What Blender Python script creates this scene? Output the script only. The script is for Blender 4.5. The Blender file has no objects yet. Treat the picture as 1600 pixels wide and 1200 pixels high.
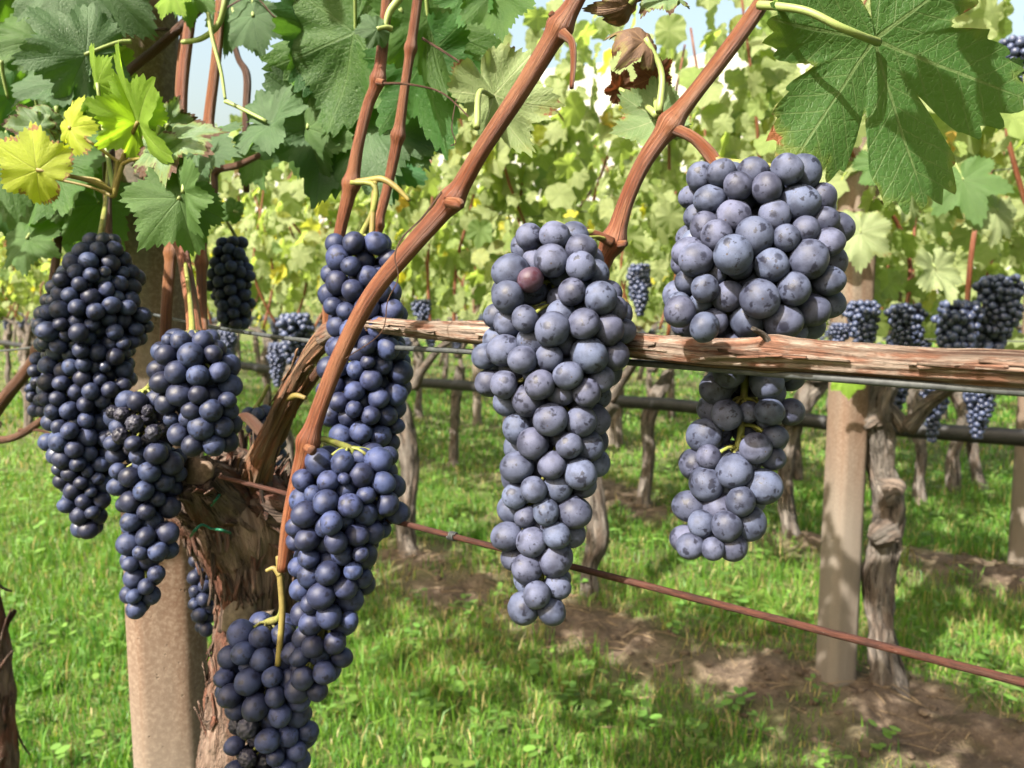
import bpy, bmesh, math, random
import numpy as np
from mathutils import Vector, Matrix

random.seed(7)
rng = np.random.default_rng(7)
scene = bpy.context.scene
COL = scene.collection
R = math.radians

# ------------------------------------------------------------------ camera
FPX = 1250.0                       # focal length in photo pixels (1600 wide)
PITCH = math.atan(120 / FPX)       # camera looks slightly down
CAMH = 0.95
cd = bpy.data.cameras.new('camera')
cam = bpy.data.objects.new('camera', cd)
COL.objects.link(cam)
cam.location = (0, 0, CAMH)
cam.rotation_euler = (math.pi / 2 - PITCH, 0, 0)
cd.sensor_width = 36
cd.lens = 36 * FPX / 1600
cd.clip_start = 0.01
cd.clip_end = 5000
cd.dof.use_dof = True
cd.dof.focus_distance = 0.36
cd.dof.aperture_fstop = 19
scene.camera = cam

# ------------------------------------------------------------------ light
SUN_EL = R(44)
SUN_AZ = (-0.66, -0.75)            # horizontal direction towards the sun (behind left)
_n = math.hypot(*SUN_AZ)
SUNV = Vector((SUN_AZ[0] / _n * math.cos(SUN_EL), SUN_AZ[1] / _n * math.cos(SUN_EL), math.sin(SUN_EL)))
w = bpy.data.worlds.new('World')
scene.world = w
w.use_nodes = True
nt = w.node_tree
sky = nt.nodes.new('ShaderNodeTexSky')
sky.sky_type = 'NISHITA'
sky.sun_disc = False
sky.sun_elevation = SUN_EL
sky.sun_rotation = math.atan2(SUNV.x, SUNV.y) % (2 * math.pi)
sky.air_density = 1.8
sky.dust_density = 9.0
sky.ozone_density = 0.4
bg = nt.nodes['Background']
bg.inputs[1].default_value = 0.105
nt.links.new(sky.outputs[0], bg.inputs[0])
ld = bpy.data.lights.new('sun', 'SUN')
ld.energy = 5.0
ld.angle = R(0.5)
ld.color = (1.0, 0.93, 0.82)
sun = bpy.data.objects.new('sun', ld)
COL.objects.link(sun)
sun.rotation_euler = SUNV.to_track_quat('Z', 'Y').to_euler()
sun.location = (0, 0, 30)
scene.view_settings.view_transform = 'Standard'
scene.view_settings.look = 'None'
scene.view_settings.exposure = 1.87
scene.view_settings.gamma = 1.0
scene.cycles.use_denoising = True
scene.cycles.max_bounces = 7
scene.cycles.transparent_max_bounces = 6
scene.cycles.caustics_reflective = False
scene.cycles.caustics_refractive = False

# ------------------------------------------------------------------ geometry helpers
CR = Vector((1, 0, 0))
CU = Vector((0, math.sin(PITCH), math.cos(PITCH)))
CF = Vector((0, math.cos(PITCH), -math.sin(PITCH)))
C0 = Vector((0, 0, CAMH))


def P(x, y, z):
    """photo pixel and depth -> world point"""
    return C0 + CR * ((x - 800) / FPX * z) + CU * ((600 - y) / FPX * z) + CF * z


def G(x, y, h=0.0):
    """photo pixel -> point of the ground plane"""
    d = CR * ((x - 800) / FPX) + CU * ((600 - y) / FPX) + CF
    t = (h - CAMH) / d.z
    return C0 + d * t


TH = math.atan((800 + 587) / FPX * math.cos(PITCH))
RD = np.array([-math.sin(TH), math.cos(TH)])      # along the vine rows (away from the viewer)
RN = np.array([math.cos(TH), math.sin(TH)])       # across the rows
ROWS = [2.02, 3.14, 4.5, 5.9, 7.3, 8.8]


def rowpt(D, t, h=0.0):
    p = RN * D + RD * t
    return Vector((p[0], p[1], h))


def row_t(D, px):
    """along-row position at which the row of distance D crosses photo column px"""
    k = (px - 800) / FPX / math.cos(PITCH)        # X / Y for points near the horizon
    k = (px - 800) / FPX
    # (RN.x D + RD.x t) = k (RN.y D + RD.y t)
    return (k * RN[1] * D - RN[0] * D) / (RD[0] - k * RD[1])


def hash3(ix, iy, iz, s=0):
    n = (ix.astype(np.int64) * 73856093) ^ (iy.astype(np.int64) * 19349663) ^ (iz.astype(np.int64) * 83492791) ^ (s * 2654435)
    n = (n ^ (n >> 13)) * 1274126177 & 0x7fffffff
    n = (n ^ (n >> 15)) * 2246822519 & 0x7fffffff
    return (n % 100003) / 100003.0


def vnoise(p, s=0):
    p = np.asarray(p, dtype=float)
    i = np.floor(p)
    f = p - i
    f = f * f * (3 - 2 * f)
    ix, iy, iz = i[:, 0], i[:, 1], i[:, 2]
    out = 0
    for dx in (0, 1):
        wx = f[:, 0] if dx else 1 - f[:, 0]
        for dy in (0, 1):
            wy = f[:, 1] if dy else 1 - f[:, 1]
            for dz in (0, 1):
                wz = f[:, 2] if dz else 1 - f[:, 2]
                out = out + wx * wy * wz * hash3(ix + dx, iy + dy, iz + dz, s)
    return out * 2 - 1


def fbm(p, o=3, s=0):
    p = np.asarray(p, dtype=float)
    a, t, v = 1.0, 0.0, 0
    for k in range(o):
        v = v + a * vnoise(p * 2 ** k + 17.3 * k, s + k)
        t += a
        a *= 0.5
    return v / t


def n2(x, y, sc, o=3, s=0):
    x = np.atleast_1d(np.asarray(x, float))
    y = np.atleast_1d(np.asarray(y, float))
    return fbm(np.stack([x * sc, y * sc, np.full_like(x, 3.7)], 1), o, s)


def build_mesh(name, V, F, mat=None, attrs=None, smooth=True, colors=None):
    """V (n,3); F list of tuples or an (m,3)/(m,4) array"""
    me = bpy.data.meshes.new(name)
    V = np.asarray(V, dtype=np.float32)
    if isinstance(F, np.ndarray):
        m, k = F.shape
        me.vertices.add(len(V))
        me.vertices.foreach_set('co', V.ravel())
        me.loops.add(m * k)
        me.loops.foreach_set('vertex_index', F.astype(np.int32).ravel())
        me.polygons.add(m)
        me.polygons.foreach_set('loop_start', np.arange(0, m * k, k, dtype=np.int32))
        me.polygons.foreach_set('loop_total', np.full(m, k, dtype=np.int32))
        me.update(calc_edges=True)
        me.validate()
    else:
        me.from_pydata([tuple(v) for v in V.tolist()], [], F)
    if smooth:
        me.polygons.foreach_set('use_smooth', np.ones(len(me.polygons), dtype=bool))
    for an, av in (attrs or {}).items():
        a = me.attributes.new(an, 'FLOAT_VECTOR', 'POINT')
        a.data.foreach_set('vector', np.asarray(av, dtype=np.float32).ravel())
    for an, av in (colors or {}).items():
        a = me.attributes.new(an, 'FLOAT_COLOR', 'POINT')
        av = np.asarray(av, dtype=np.float32)
        a.data.foreach_set('color', np.concatenate([av, np.ones((len(av), 1), np.float32)], 1).ravel())
    if mat:
        me.materials.append(mat)
    return me


WORLD_M = {}


def link(name, data, parent=None, M=None):
    """link an object with world matrix M under parent"""
    o = bpy.data.objects.new(name, data)
    COL.objects.link(o)
    M = M or Matrix.Identity(4)
    if parent is not None:
        o.parent = parent
        o.matrix_parent_inverse = WORLD_M[parent.name].inverted()
    o.matrix_basis = M
    WORLD_M[o.name] = M
    return o


def empty(name, loc, rz=0.0):
    return link(name, None, None, Matrix.Translation(loc) @ Matrix.Rotation(rz, 4, 'Z'))


def tag(o, label=None, cat=None, group=None, kind=None):
    if label: o['label'] = label
    if cat: o['category'] = cat
    if group: o['group'] = group
    if kind: o['kind'] = kind
    return o


def copy_tree(src, M):
    """copy a thing and its parts; children keep their place relative to the root"""
    c = src.copy()
    COL.objects.link(c)
    c.matrix_basis = M
    WORLD_M[c.name] = M
    for ch in src.children:
        d = ch.copy()
        COL.objects.link(d)
        d.parent = c
    return c


def catmull(pts, n):
    """resample a list of equal-length tuples along a smooth curve"""
    A = np.asarray(pts, float)
    if len(A) == 2:
        t = np.linspace(0, 1, n)[:, None]
        return A[0] * (1 - t) + A[1] * t
    A = np.vstack([2 * A[0] - A[1], A, 2 * A[-1] - A[-2]])
    m = len(A) - 3
    out = []
    for u in np.linspace(0, m - 1e-6, n):
        i = int(u)
        t = u - i
        p0, p1, p2, p3 = A[i], A[i + 1], A[i + 2], A[i + 3]
        out.append(0.5 * ((2 * p1) + (-p0 + p2) * t + (2 * p0 - 5 * p1 + 4 * p2 - p3) * t * t + (-p0 + 3 * p1 - 3 * p2 + p3) * t ** 3))
    return np.array(out)


def tube_arrays(path, rad, sides=16, disp=None, cap=True):
    """path (n,3), rad (n,) -> V, quads+tris list, attr (cos, sin, s)"""
    path = np.asarray(path, float)
    n = len(path)
    rad = np.broadcast_to(np.asarray(rad, float), (n,))
    T = np.gradient(path, axis=0)
    T /= np.linalg.norm(T, axis=1)[:, None] + 1e-12
    ref = np.array([0.0, -1.0, 0.1])
    if abs(np.dot(ref, T[0])) > 0.9: ref = np.array([1.0, 0, 0])
    U = np.zeros_like(path)
    u = ref - np.dot(ref, T[0]) * T[0]
    for i in range(n):
        u = u - np.dot(u, T[i]) * T[i]
        u /= np.linalg.norm(u) + 1e-12
        U[i] = u
    W = np.cross(T, U)
    ph = np.linspace(0, 2 * np.pi, sides, endpoint=False)
    c, s = np.cos(ph), np.sin(ph)
    seg = np.concatenate([[0], np.cumsum(np.linalg.norm(np.diff(path, axis=0), axis=1))])
    cc, ss = np.tile(c, n), np.tile(s, n)
    S = np.repeat(seg, sides)
    rr = np.repeat(rad, sides)
    rm = max(float(np.mean(rad)), 1e-6)
    if disp is not None:
        rr = rr + disp(cc, ss, S, rr)
    V = np.repeat(path, sides, 0) + rr[:, None] * (cc[:, None] * np.repeat(U, sides, 0) + ss[:, None] * np.repeat(W, sides, 0))
    F = []
    for i in range(n - 1):
        for j in range(sides):
            k = (j + 1) % sides
            F.append((i * sides + j, i * sides + k, (i + 1) * sides + k, (i + 1) * sides + j))
    A = np.stack([cc, ss, S / rm], 1)
    if cap:
        V = np.vstack([V, path[0], path[-1]])
        A = np.vstack([A, [0, 0, 0], [0, 0, seg[-1] / rm]])
        a, b = n * sides, n * sides + 1
        for j in range(sides):
            k = (j + 1) % sides
            F.append((a, k, j))
            F.append((b, (n - 1) * sides + j, (n - 1) * sides + k))
    return V, F, A


def ico(sub):
    bm = bmesh.new()
    bmesh.ops.create_icosphere(bm, subdivisions=sub, radius=1.0)
    V = np.array([v.co for v in bm.verts]); F = np.array([[v.index for v in f.verts] for f in bm.faces])
    bm.free()
    return V, F


class Acc:
    """collects pieces of ONE mesh"""
    def __init__(s): s.V, s.F, s.A, s.n = [], [], [], 0
    def add(s, V, F, A=None):
        V = np.asarray(V, float)
        s.V.append(V)
        s.A.append(np.zeros_like(V) if A is None else np.asarray(A, float))
        s.F += [tuple(i + s.n for i in f) for f in F]
        s.n += len(V)
    def tube(s, path, rad, sides=10, n=None, disp=None):
        if n: 
            q = catmull([tuple(p) + (r,) for p, r in zip([tuple(p) for p in path], np.broadcast_to(rad, (len(path),)))], n)
            path, rad = q[:, :3], q[:, 3]
        s.add(*tube_arrays(path, rad, sides, disp))
    def mesh(s, name, mat, off=None):
        V = np.vstack(s.V)
        if off is not None: V = V - np.asarray(off)
        return build_mesh(name, V, s.F, mat, {'tuv': np.vstack(s.A)})


def px_tube(keys, n=40, sides=18, disp=None):
    """keys: (x, y, half width in px, depth)"""
    q = catmull(keys, n)
    pts = np.array([P(a, b, d) for a, b, _, d in q])
    rad = q[:, 2] * q[:, 3] / FPX
    return pts, rad


# ------------------------------------------------------------------ materials
class NB:
    """small node builder"""
    def __init__(s, name):
        s.m = bpy.data.materials.new(name)
        s.m.use_nodes = True
        s.t = s.m.node_tree
        s.t.nodes.clear()
        s.out = s.t.nodes.new('ShaderNodeOutputMaterial')
    def set(s, sock, v):
        if isinstance(v, bpy.types.NodeSocket): s.t.links.new(v, sock)
        else:
            if sock.type == 'RGBA' and len(v) == 3: v = (*v, 1)
            sock.default_value = v
    def node(s, typ, ins=None, **kw):
        n = s.t.nodes.new('ShaderNode' + typ)
        for k, v in kw.items(): setattr(n, k, v)
        for k, v in (ins or {}).items(): s.set(n.inputs[k], v)
        return n
    def math(s, op, a, b=0.0, c=None, clamp=False):
        n = s.t.nodes.new('ShaderNodeMath')
        n.operation = op
        n.use_clamp = clamp
        s.set(n.inputs[0], a)
        s.set(n.inputs[1], b)
        if c is not None: s.set(n.inputs[2], c)
        return n.outputs[0]
    def vmul(s, v, k):
        n = s.t.nodes.new('ShaderNodeVectorMath')
        n.operation = 'MULTIPLY'
        s.set(n.inputs[0], v)
        n.inputs[1].default_value = k
        return n.outputs[0]
    def noise(s, vec, scale, detail=3, rough=0.55, w=None, dist=0.0):
        n = s.node('TexNoise', noise_dimensions='4D' if w is not None else '3D')
        if vec is not None: s.set(n.inputs['Vector'], vec)
        if w is not None: s.set(n.inputs['W'], w)
        n.inputs['Scale'].default_value = scale
        n.inputs['Detail'].default_value = detail
        n.inputs['Roughness'].default_value = rough
        n.inputs['Distortion'].default_value = dist
        return n.outputs[0]
    def ramp(s, f, lo, hi, a=0.0, b=1.0):
        n = s.node('MapRange', interpolation_type='SMOOTHSTEP')
        s.set(n.inputs[0], f)
        for i, v in enumerate((lo, hi, a, b)): s.set(n.inputs[i + 1], v)
        return n.outputs[0]
    def mix(s, f, a, b):
        n = s.node('Mix', data_type='RGBA')
        s.set(n.inputs[0], f)
        s.set(n.inputs[6], a)
        s.set(n.inputs[7], b)
        return n.outputs[2]
    def attr(s, name, typ='GEOMETRY'):
        return s.node('Attribute', attribute_name=name, attribute_type=typ)
    def bump(s, h, strength=0.5, dist=0.002):
        return s.node('Bump', {'Height': h, 'Strength': strength, 'Distance': dist}).outputs[0]
    def surf(s, color, rough, normal=None, spec=0.4, **kw):
        p = s.node('BsdfPrincipled', {'Base Color': color, 'Roughness': rough, 'Specular IOR Level': spec})
        if normal is not None: s.set(p.inputs['Normal'], normal)
        for k, v in kw.items(): s.set(p.inputs[k], v)
        return p.outputs[0]
    def done(s, sh):
        s.t.links.new(sh, s.out.inputs[0])
        return s.m


def mat_berry(name, bloom, skin=(0.006, 0.006, 0.013), bl=(0.063, 0.079, 0.136), tintcol=None):
    b = NB(name)
    co = b.node('TexCoord').outputs['Object']
    rnd = b.node('ObjectInfo').outputs['Random']
    bw = b.attr('bw').outputs['Vector']
    rnd = b.math('ADD', rnd, b.node('SeparateXYZ', {0: bw}).outputs[0])
    W = b.math('MULTIPLY', rnd, 60.0)
    # bloom thickness: broad cloudy film, varying from berry to berry
    n1 = b.noise(co, 1.1, 3, 0.5, W)
    rr = b.math('FRACT', b.math('MULTIPLY', rnd, 37.7))
    lvl = b.math('MULTIPLY_ADD', rr, 0.5, bloom - 0.27)
    film = b.math('MULTIPLY', b.ramp(n1, 0.32, 0.66, 0.42, 1.15), lvl, clamp=True)
    fine = b.noise(co, 14, 3, 0.7, W)
    film = b.math('MULTIPLY', film, b.ramp(fine, 0.25, 0.75, 0.82, 1.08), clamp=True)
    # rubbed patches where the bloom is gone
    n2_ = b.noise(co, 1.9, 5, 0.62, b.math('ADD', W, 13.0), 0.3)
    rub = b.ramp(n2_, 0.575, 0.61)
    # small specks
    v = b.node('TexVoronoi', {'Scale': 7.0}, voronoi_dimensions='4D', feature='F1')
    b.set(v.inputs['Vector'], co)
    b.set(v.inputs['W'], W)
    gate = b.ramp(b.noise(co, 2.6, 2, 0.5, b.math('ADD', W, 5.0)), 0.42, 0.58)
    spk = b.math('MULTIPLY', b.ramp(v.outputs['Distance'], 0.15, 0.24, 1.0, 0.0), gate)
    v2 = b.node('TexVoronoi', {'Scale': 13.0}, voronoi_dimensions='4D', feature='F1')
    b.set(v2.inputs['Vector'], co)
    b.set(v2.inputs['W'], b.math('ADD', W, 31.0))
    dots = b.ramp(v2.outputs['Distance'], 0.06, 0.11, 1.0, 0.0)
    off = b.math('MAXIMUM', b.math('MULTIPLY', rub, 0.8), b.math('MULTIPLY', spk, 0.8))
    v3 = b.node('TexVoronoi', {'Scale': 0.95}, voronoi_dimensions='4D', feature='F1')
    b.set(v3.inputs['Vector'], co)
    b.set(v3.inputs['W'], b.math('ADD', W, 47.0))
    touch = b.math('MULTIPLY', b.ramp(b.math('ADD', v3.outputs['Distance'], b.math('MULTIPLY_ADD', fine, 0.22, -0.11)), 0.20, 0.30, 1.0, 0.0), 0.7)
    off = b.math('MAXIMUM', off, touch)
    film = b.math('MULTIPLY', film, b.math('SUBTRACT', 1.0, off), clamp=True)
    film = b.math('MAXIMUM', film, b.math('MULTIPLY', b.math('MULTIPLY', dots, film), 1.12), clamp=True)
    # stylar dot at the end of the berry (-Z of the berry)
    sep = b.node('SeparateXYZ', {0: co})
    rxy = b.math('SQRT', b.math('ADD', b.math('POWER', sep.outputs[0], 2.0), b.math('POWER', sep.outputs[1], 2.0)))
    tip = b.math('MULTIPLY', b.ramp(rxy, 0.035, 0.065, 1.0, 0.0), b.math('MULTIPLY', b.math('LESS_THAN', sep.outputs[2], 0.0), b.ramp(rr, 0.3, 0.6)))
    hue = b.math('FRACT', b.math('MULTIPLY', rnd, 91.3))
    blc = b.mix(hue, bl, (bl[0] * 1.12, bl[1] * 0.98, bl[2] * 0.97))
    if tintcol: blc = b.mix(0.5, blc, tintcol)
    col = b.mix(film, skin, blc)
    col = b.mix(b.math('MULTIPLY', tip, 0.9), col, (0.03, 0.02, 0.015))
    rough = b.math('MULTIPLY_ADD', film, 0.38, 0.38)
    nrm = b.bump(b.math('MULTIPLY_ADD', fine, 0.4, b.math('MULTIPLY', film, 0.5)), 0.12, 0.03)
    return b.done(b.surf(col, rough, nrm, 0.26))


def mat_leaf(name, top, alt, under, trans, tr=0.38, brown=0.0, brown_col=(0.12, 0.045, 0.018), vein=(0.16, 0.22, 0.07), use_tint=False, veins=True, veinmix=0.5, dust=0.0):
    b = NB(name)
    luv = b.attr('luv').outputs['Vector']
    sp = b.node('SeparateXYZ', {0: luv})
    x, y, e = sp.outputs
    rnd = b.node('ObjectInfo').outputs['Random']
    xy = b.node('CombineXYZ', {0: x, 1: y, 2: b.math('MULTIPLY', rnd, 20.0)}).outputs[0]
    n1 = b.noise(xy, 2.3, 4, 0.6)
    col = b.mix(b.ramp(n1, 0.3, 0.7), top, alt)
    tcol = trans
    if use_tint:
        tint = b.attr('tint').outputs['Color']
        mul = b.node('Mix', {0: 1.0, 6: col, 7: tint}, data_type='RGBA', blend_type='MULTIPLY')
        col = mul.outputs[2]
        mul2 = b.node('Mix', {0: 1.0, 6: trans, 7: tint}, data_type='RGBA', blend_type='MULTIPLY')
        tcol = mul2.outputs[2]
    else:
        hs = b.node('HueSaturation', {'Hue': b.math('MULTIPLY_ADD', rnd, 0.05, 0.475), 'Value': b.math('MULTIPLY_ADD', b.math('FRACT', b.math('MULTIPLY', rnd, 17.1)), 0.5, 0.75), 'Color': col})
        col = hs.outputs[0]
    back = b.node('NewGeometry').outputs['Backfacing']
    col = b.mix(back, col, b.mix(b.ramp(n1, 0.3, 0.7), under, tuple(c * 0.8 for c in under)))
    height = b.noise(xy, 26, 3, 0.6)
    if veins:
        th = b.math('ABSOLUTE', b.math('ARCTAN2', x, y))
        d = b.math('MINIMUM', th, b.math('MINIMUM', b.math('ABSOLUTE', b.math('SUBTRACT', th, 0.93)), b.math('ABSOLUTE', b.math('SUBTRACT', th, 1.92))))
        r = b.math('SQRT', b.math('ADD', b.math('MULTIPLY', x, x), b.math('MULTIPLY', y, y)))
        wob = b.math('MULTIPLY_ADD', b.noise(xy, 5, 2), 0.05, -0.025)
        di = b.math('ABSOLUTE', b.math('ADD', b.math('MULTIPLY', r, b.math('SINE', d)), b.math('MULTIPLY', wob, 0.35)))
        al = b.math('MULTIPLY', r, b.math('COSINE', d))
        wid = b.math('MULTIPLY_ADD', r, -0.011, 0.017)
        main = b.ramp(di, b.math('MULTIPLY', wid, 0.45), wid, 1.0, 0.0)
        t = b.math('MULTIPLY', b.math('ADD', b.math('SUBTRACT', al, b.math('MULTIPLY', di, 0.9)), wob), 7.5)
        sec = b.math('MULTIPLY', b.ramp(b.math('PINGPONG', t, 0.5), 0.022, 0.05, 1.0, 0.0), 0.75)
        net = b.node('TexVoronoi', {'Scale': 26.0, 'Vector': xy}, feature='DISTANCE_TO_EDGE')
        ter = b.math('MULTIPLY', b.ramp(net.outputs['Distance'], 0.02, 0.09, 1.0, 0.0), 0.3)
        vm = b.math('MAXIMUM', main, b.math('MAXIMUM', sec, ter))
        col = b.mix(b.math('MULTIPLY', vm, veinmix), col, vein)
        tcol = b.mix(b.math('MULTIPLY', vm, 0.6), tcol, tuple(c * 0.45 for c in trans))
        height = b.math('ADD', b.math('MULTIPLY', height, 0.16), b.math('MULTIPLY', vm, b.math('MULTIPLY_ADD', back, 1.6, -0.8)))
    if dust:
        dm = b.math('MULTIPLY', b.ramp(b.noise(xy, 3.3, 5, 0.7), 0.4, 0.7), dust)
        col = b.mix(dm, col, (0.22, 0.27, 0.23))
    trn = b.node('BsdfTranslucent', {'Color': tcol}).outputs[0]
    fac = tr
    if brown > 0:
        bn = b.math('ADD', e, b.math('MULTIPLY_ADD', b.noise(xy, 3.1, 4, 0.6), 1.3, -0.65))
        bm = b.ramp(bn, 1.12 - brown, 1.2 - brown)
        halo = b.ramp(bn, 0.9 - brown, 1.15 - brown)
        col = b.mix(b.math('MULTIPLY', halo, 0.35), col, (0.16, 0.17, 0.03))
        col = b.mix(bm, col, brown_col)
        fac = b.math('MULTIPLY_ADD', bm, -tr * 0.75, tr)
    nrm = b.bump(height, 0.35, 0.02)
    pr = b.surf(col, 0.55, nrm, 0.22)
    mx = b.node('MixShader')
    b.set(mx.inputs[0], fac)
    b.t.links.new(pr, mx.inputs[1])
    b.t.links.new(trn, mx.inputs[2])
    return b.done(mx.outputs[0])


def mat_cane(name, c1, c2, c3, rough=0.5, stri=5.0):
    b = NB(name)
    t = b.attr('tuv').outputs['Vector']
    st = b.noise(b.vmul(t, (stri, stri, 0.05)), 1.0, 4, 0.65)
    bl = b.noise(b.vmul(t, (0.8, 0.8, 0.09)), 1.0, 4, 0.6)
    fl = b.noise(b.vmul(t, (4, 4, 1.3)), 1.0, 3, 0.6)
    col = b.mix(b.ramp(st, 0.32, 0.68), c1, c2)
    col = b.mix(b.ramp(bl, 0.42, 0.66), col, c3)
    col = b.mix(b.math('MULTIPLY', b.ramp(fl, 0.62, 0.7), 0.5), col, (0.05, 0.022, 0.012))
    fine = b.noise(b.vmul(t, (stri * 3.2, stri * 3.2, 0.06)), 1.0, 3, 0.6)
    col = b.mix(b.math('MULTIPLY', b.ramp(fine, 0.5, 0.62), 0.55), col, tuple(v * 0.42 for v in c2))
    dot = b.node('TexVoronoi', {'Scale': 1.0, 'Vector': b.vmul(t, (4.5, 4.5, 1.6))})
    col = b.mix(b.math('MULTIPLY', b.ramp(dot.outputs['Distance'], 0.10, 0.2, 1.0, 0.0), 0.7), col, tuple(v * 0.3 for v in c2))
    nrm = b.bump(b.math('ADD', b.math('ADD', st, fine), b.math('MULTIPLY', fl, 0.4)), 0.8, 0.0012)
    return b.done(b.surf(col, rough, nrm, 0.3))


def mat_oldwood(name, cols, dist=0.004, fz=0.16, fr=3.2, strength=1.0):
    b = NB(name)
    t = b.attr('tuv').outputs['Vector']
    st = b.noise(b.vmul(t, (fr, fr, fz)), 1.0, 6, 0.7, dist=0.4)
    st2 = b.noise(b.vmul(t, (fr * 2.3, fr * 2.3, fz * 1.4)), 1.0, 4, 0.65)
    bl = b.noise(b.vmul(t, (1.1, 1.1, 0.35)), 1.0, 4, 0.6)
    col = b.mix(b.ramp(st2, 0.3, 0.7), cols[0], cols[1])
    col = b.mix(b.ramp(bl, 0.45, 0.62), col, cols[2])
    crack = b.ramp(st, 0.36, 0.47, 1.0, 0.0)
    col = b.mix(crack, col, cols[3])
    h = b.math('ADD', b.ramp(st, 0.33, 0.6), b.math('MULTIPLY', st2, 0.5))
    return b.done(b.surf(col, 0.85, b.bump(h, strength, dist), 0.2))


def mat_plain(name, c, rough=0.6, c2=None, scale=40, spec=0.3, metal=0.0, bumpd=0.0005):
    b = NB(name)
    co = b.node('TexCoord').outputs['Object']
    n = b.noise(co, scale, 5, 0.65)
    col = b.mix(b.ramp(n, 0.35, 0.65), c, c2 or tuple(v * 0.75 for v in c))
    return b.done(b.surf(col, rough, b.bump(n, 0.4, bumpd), spec, Metallic=metal))


def mat_concrete(name):
    b = NB(name)
    co = b.node('TexCoord').outputs['Object']
    big = b.noise(b.vmul(co, (6, 6, 2.2)), 1.0, 5, 0.6)
    streak = b.noise(b.vmul(co, (30, 30, 0.7)), 1.0, 4, 0.6)
    fine = b.noise(co, 260, 4, 0.7)
    pit = b.node('TexVoronoi', {'Scale': 130.0, 'Vector': co})
    col = b.mix(b.ramp(big, 0.35, 0.65), (0.098, 0.064, 0.045), (0.110, 0.096, 0.079))
    col = b.mix(b.math('MULTIPLY', b.ramp(streak, 0.42, 0.62), 0.75), col, (0.085, 0.048, 0.030))
    col = b.mix(b.math('MULTIPLY', b.ramp(fine, 0.4, 0.7), 0.35), col, (0.26, 0.21, 0.165))
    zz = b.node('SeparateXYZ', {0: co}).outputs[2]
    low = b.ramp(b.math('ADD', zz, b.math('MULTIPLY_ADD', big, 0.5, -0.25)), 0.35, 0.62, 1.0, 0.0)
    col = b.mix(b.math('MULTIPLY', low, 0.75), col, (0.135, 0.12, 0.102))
    pm = b.math('MULTIPLY', b.ramp(pit.outputs['Distance'], 0.08, 0.2, 1.0, 0.0), b.ramp(b.noise(co, 30, 2), 0.5, 0.6))
    col = b.mix(b.math('MULTIPLY', pm, 0.6), col, (0.07, 0.05, 0.035))
    h = b.math('SUBTRACT', b.math('MULTIPLY', fine, 0.5), pm)
    return b.done(b.surf(col, 0.85, b.bump(h, 0.6, 0.001), 0.25))


def mat_ground():
    b = NB('ground_soil_grass')
    co = b.node('NewGeometry').outputs['Position']
    m = b.attr('soil').outputs['Color']
    mask = b.node('SeparateColor', {0: m}).outputs[0]
    n1 = b.noise(co, 9, 6, 0.65)
    n2_ = b.noise(co, 60, 4, 0.7)
    n3 = b.noise(co, 1.3, 3)
    soil = b.mix(b.ramp(n1, 0.35, 0.65), (0.055, 0.039, 0.028), (0.105, 0.079, 0.058))
    soil = b.mix(b.math('MULTIPLY', b.ramp(n2_, 0.5, 0.75), 0.6), soil, (0.22, 0.17, 0.115))
    turf = b.mix(b.ramp(n1, 0.35, 0.65), (0.045, 0.070, 0.018), (0.080, 0.095, 0.034))
    turf = b.mix(b.math('MULTIPLY', b.ramp(n3, 0.45, 0.7), 0.5), turf, (0.16, 0.15, 0.06))
    col = b.mix(b.math('MULTIPLY', mask, b.ramp(n1, 0.2, 0.5, 0.7, 1.0), clamp=True), turf, soil)
    h = b.math('ADD', n1, b.math('MULTIPLY', n2_, 0.5))
    return b.done(b.surf(col, 0.95, b.bump(h, 0.9, 0.03), 0.1))


def mat_blade():
    b = NB('grass_blade')
    c = b.attr('tint').outputs['Color']
    pr = b.surf(c, 0.5, None, 0.35)
    mul = b.node('Mix', {0: 1.0, 6: c, 7: (1.9, 1.7, 0.7)}, data_type='RGBA', blend_type='MULTIPLY')
    tr = b.node('BsdfTranslucent', {'Color': mul.outputs[2]}).outputs[0]
    mx = b.node('MixShader', {0: 0.35})
    b.t.links.new(pr, mx.inputs[1])
    b.t.links.new(tr, mx.inputs[2])
    return b.done(mx.outputs[0])


def mat_hill():
    b = NB('hillside')
    co = b.node('NewGeometry').outputs['Position']
    n1 = b.noise(co, 0.02, 6, 0.65)
    n2_ = b.noise(co, 0.12, 4, 0.7)
    col = b.mix(b.ramp(n1, 0.4, 0.6), (0.24, 0.235, 0.225), (0.19, 0.20, 0.165))
    col = b.mix(b.math('MULTIPLY', b.ramp(n2_, 0.5, 0.7), 0.6), col, (0.11, 0.13, 0.09))
    return b.done(b.surf(col, 0.95, None, 0.05))


M = {}
M['berry_hi'] = mat_berry('grape_skin_heavy_bloom', 0.84)
M['berry_mid'] = mat_berry('grape_skin_blue_bloom', 0.52, bl=(0.040, 0.059, 0.150))
M['berry_low'] = mat_berry('grape_skin_dark', 0.42, bl=(0.040, 0.060, 0.140))
M['berry_far'] = mat_berry('grape_skin_far', 0.5, bl=(0.07, 0.092, 0.18))
M['berry_red'] = mat_berry('grape_skin_reddish', 0.45, skin=(0.030, 0.008, 0.014), bl=(0.075, 0.062, 0.098))
M['berry_raisin'] = mat_berry('grape_skin_shrivelled', 0.22, bl=(0.07, 0.075, 0.11))
M['stem'] = mat_plain('grape_stem_green', (0.15, 0.175, 0.035), 0.55, (0.10, 0.09, 0.03), 90)
M['stem_y'] = mat_plain('stem_yellow_green', (0.15, 0.125, 0.032), 0.55, (0.11, 0.08, 0.026), 90)
M['stem_g'] = mat_plain('petiole_green', (0.17, 0.22, 0.07), 0.5, (0.14, 0.17, 0.06), 90)
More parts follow.
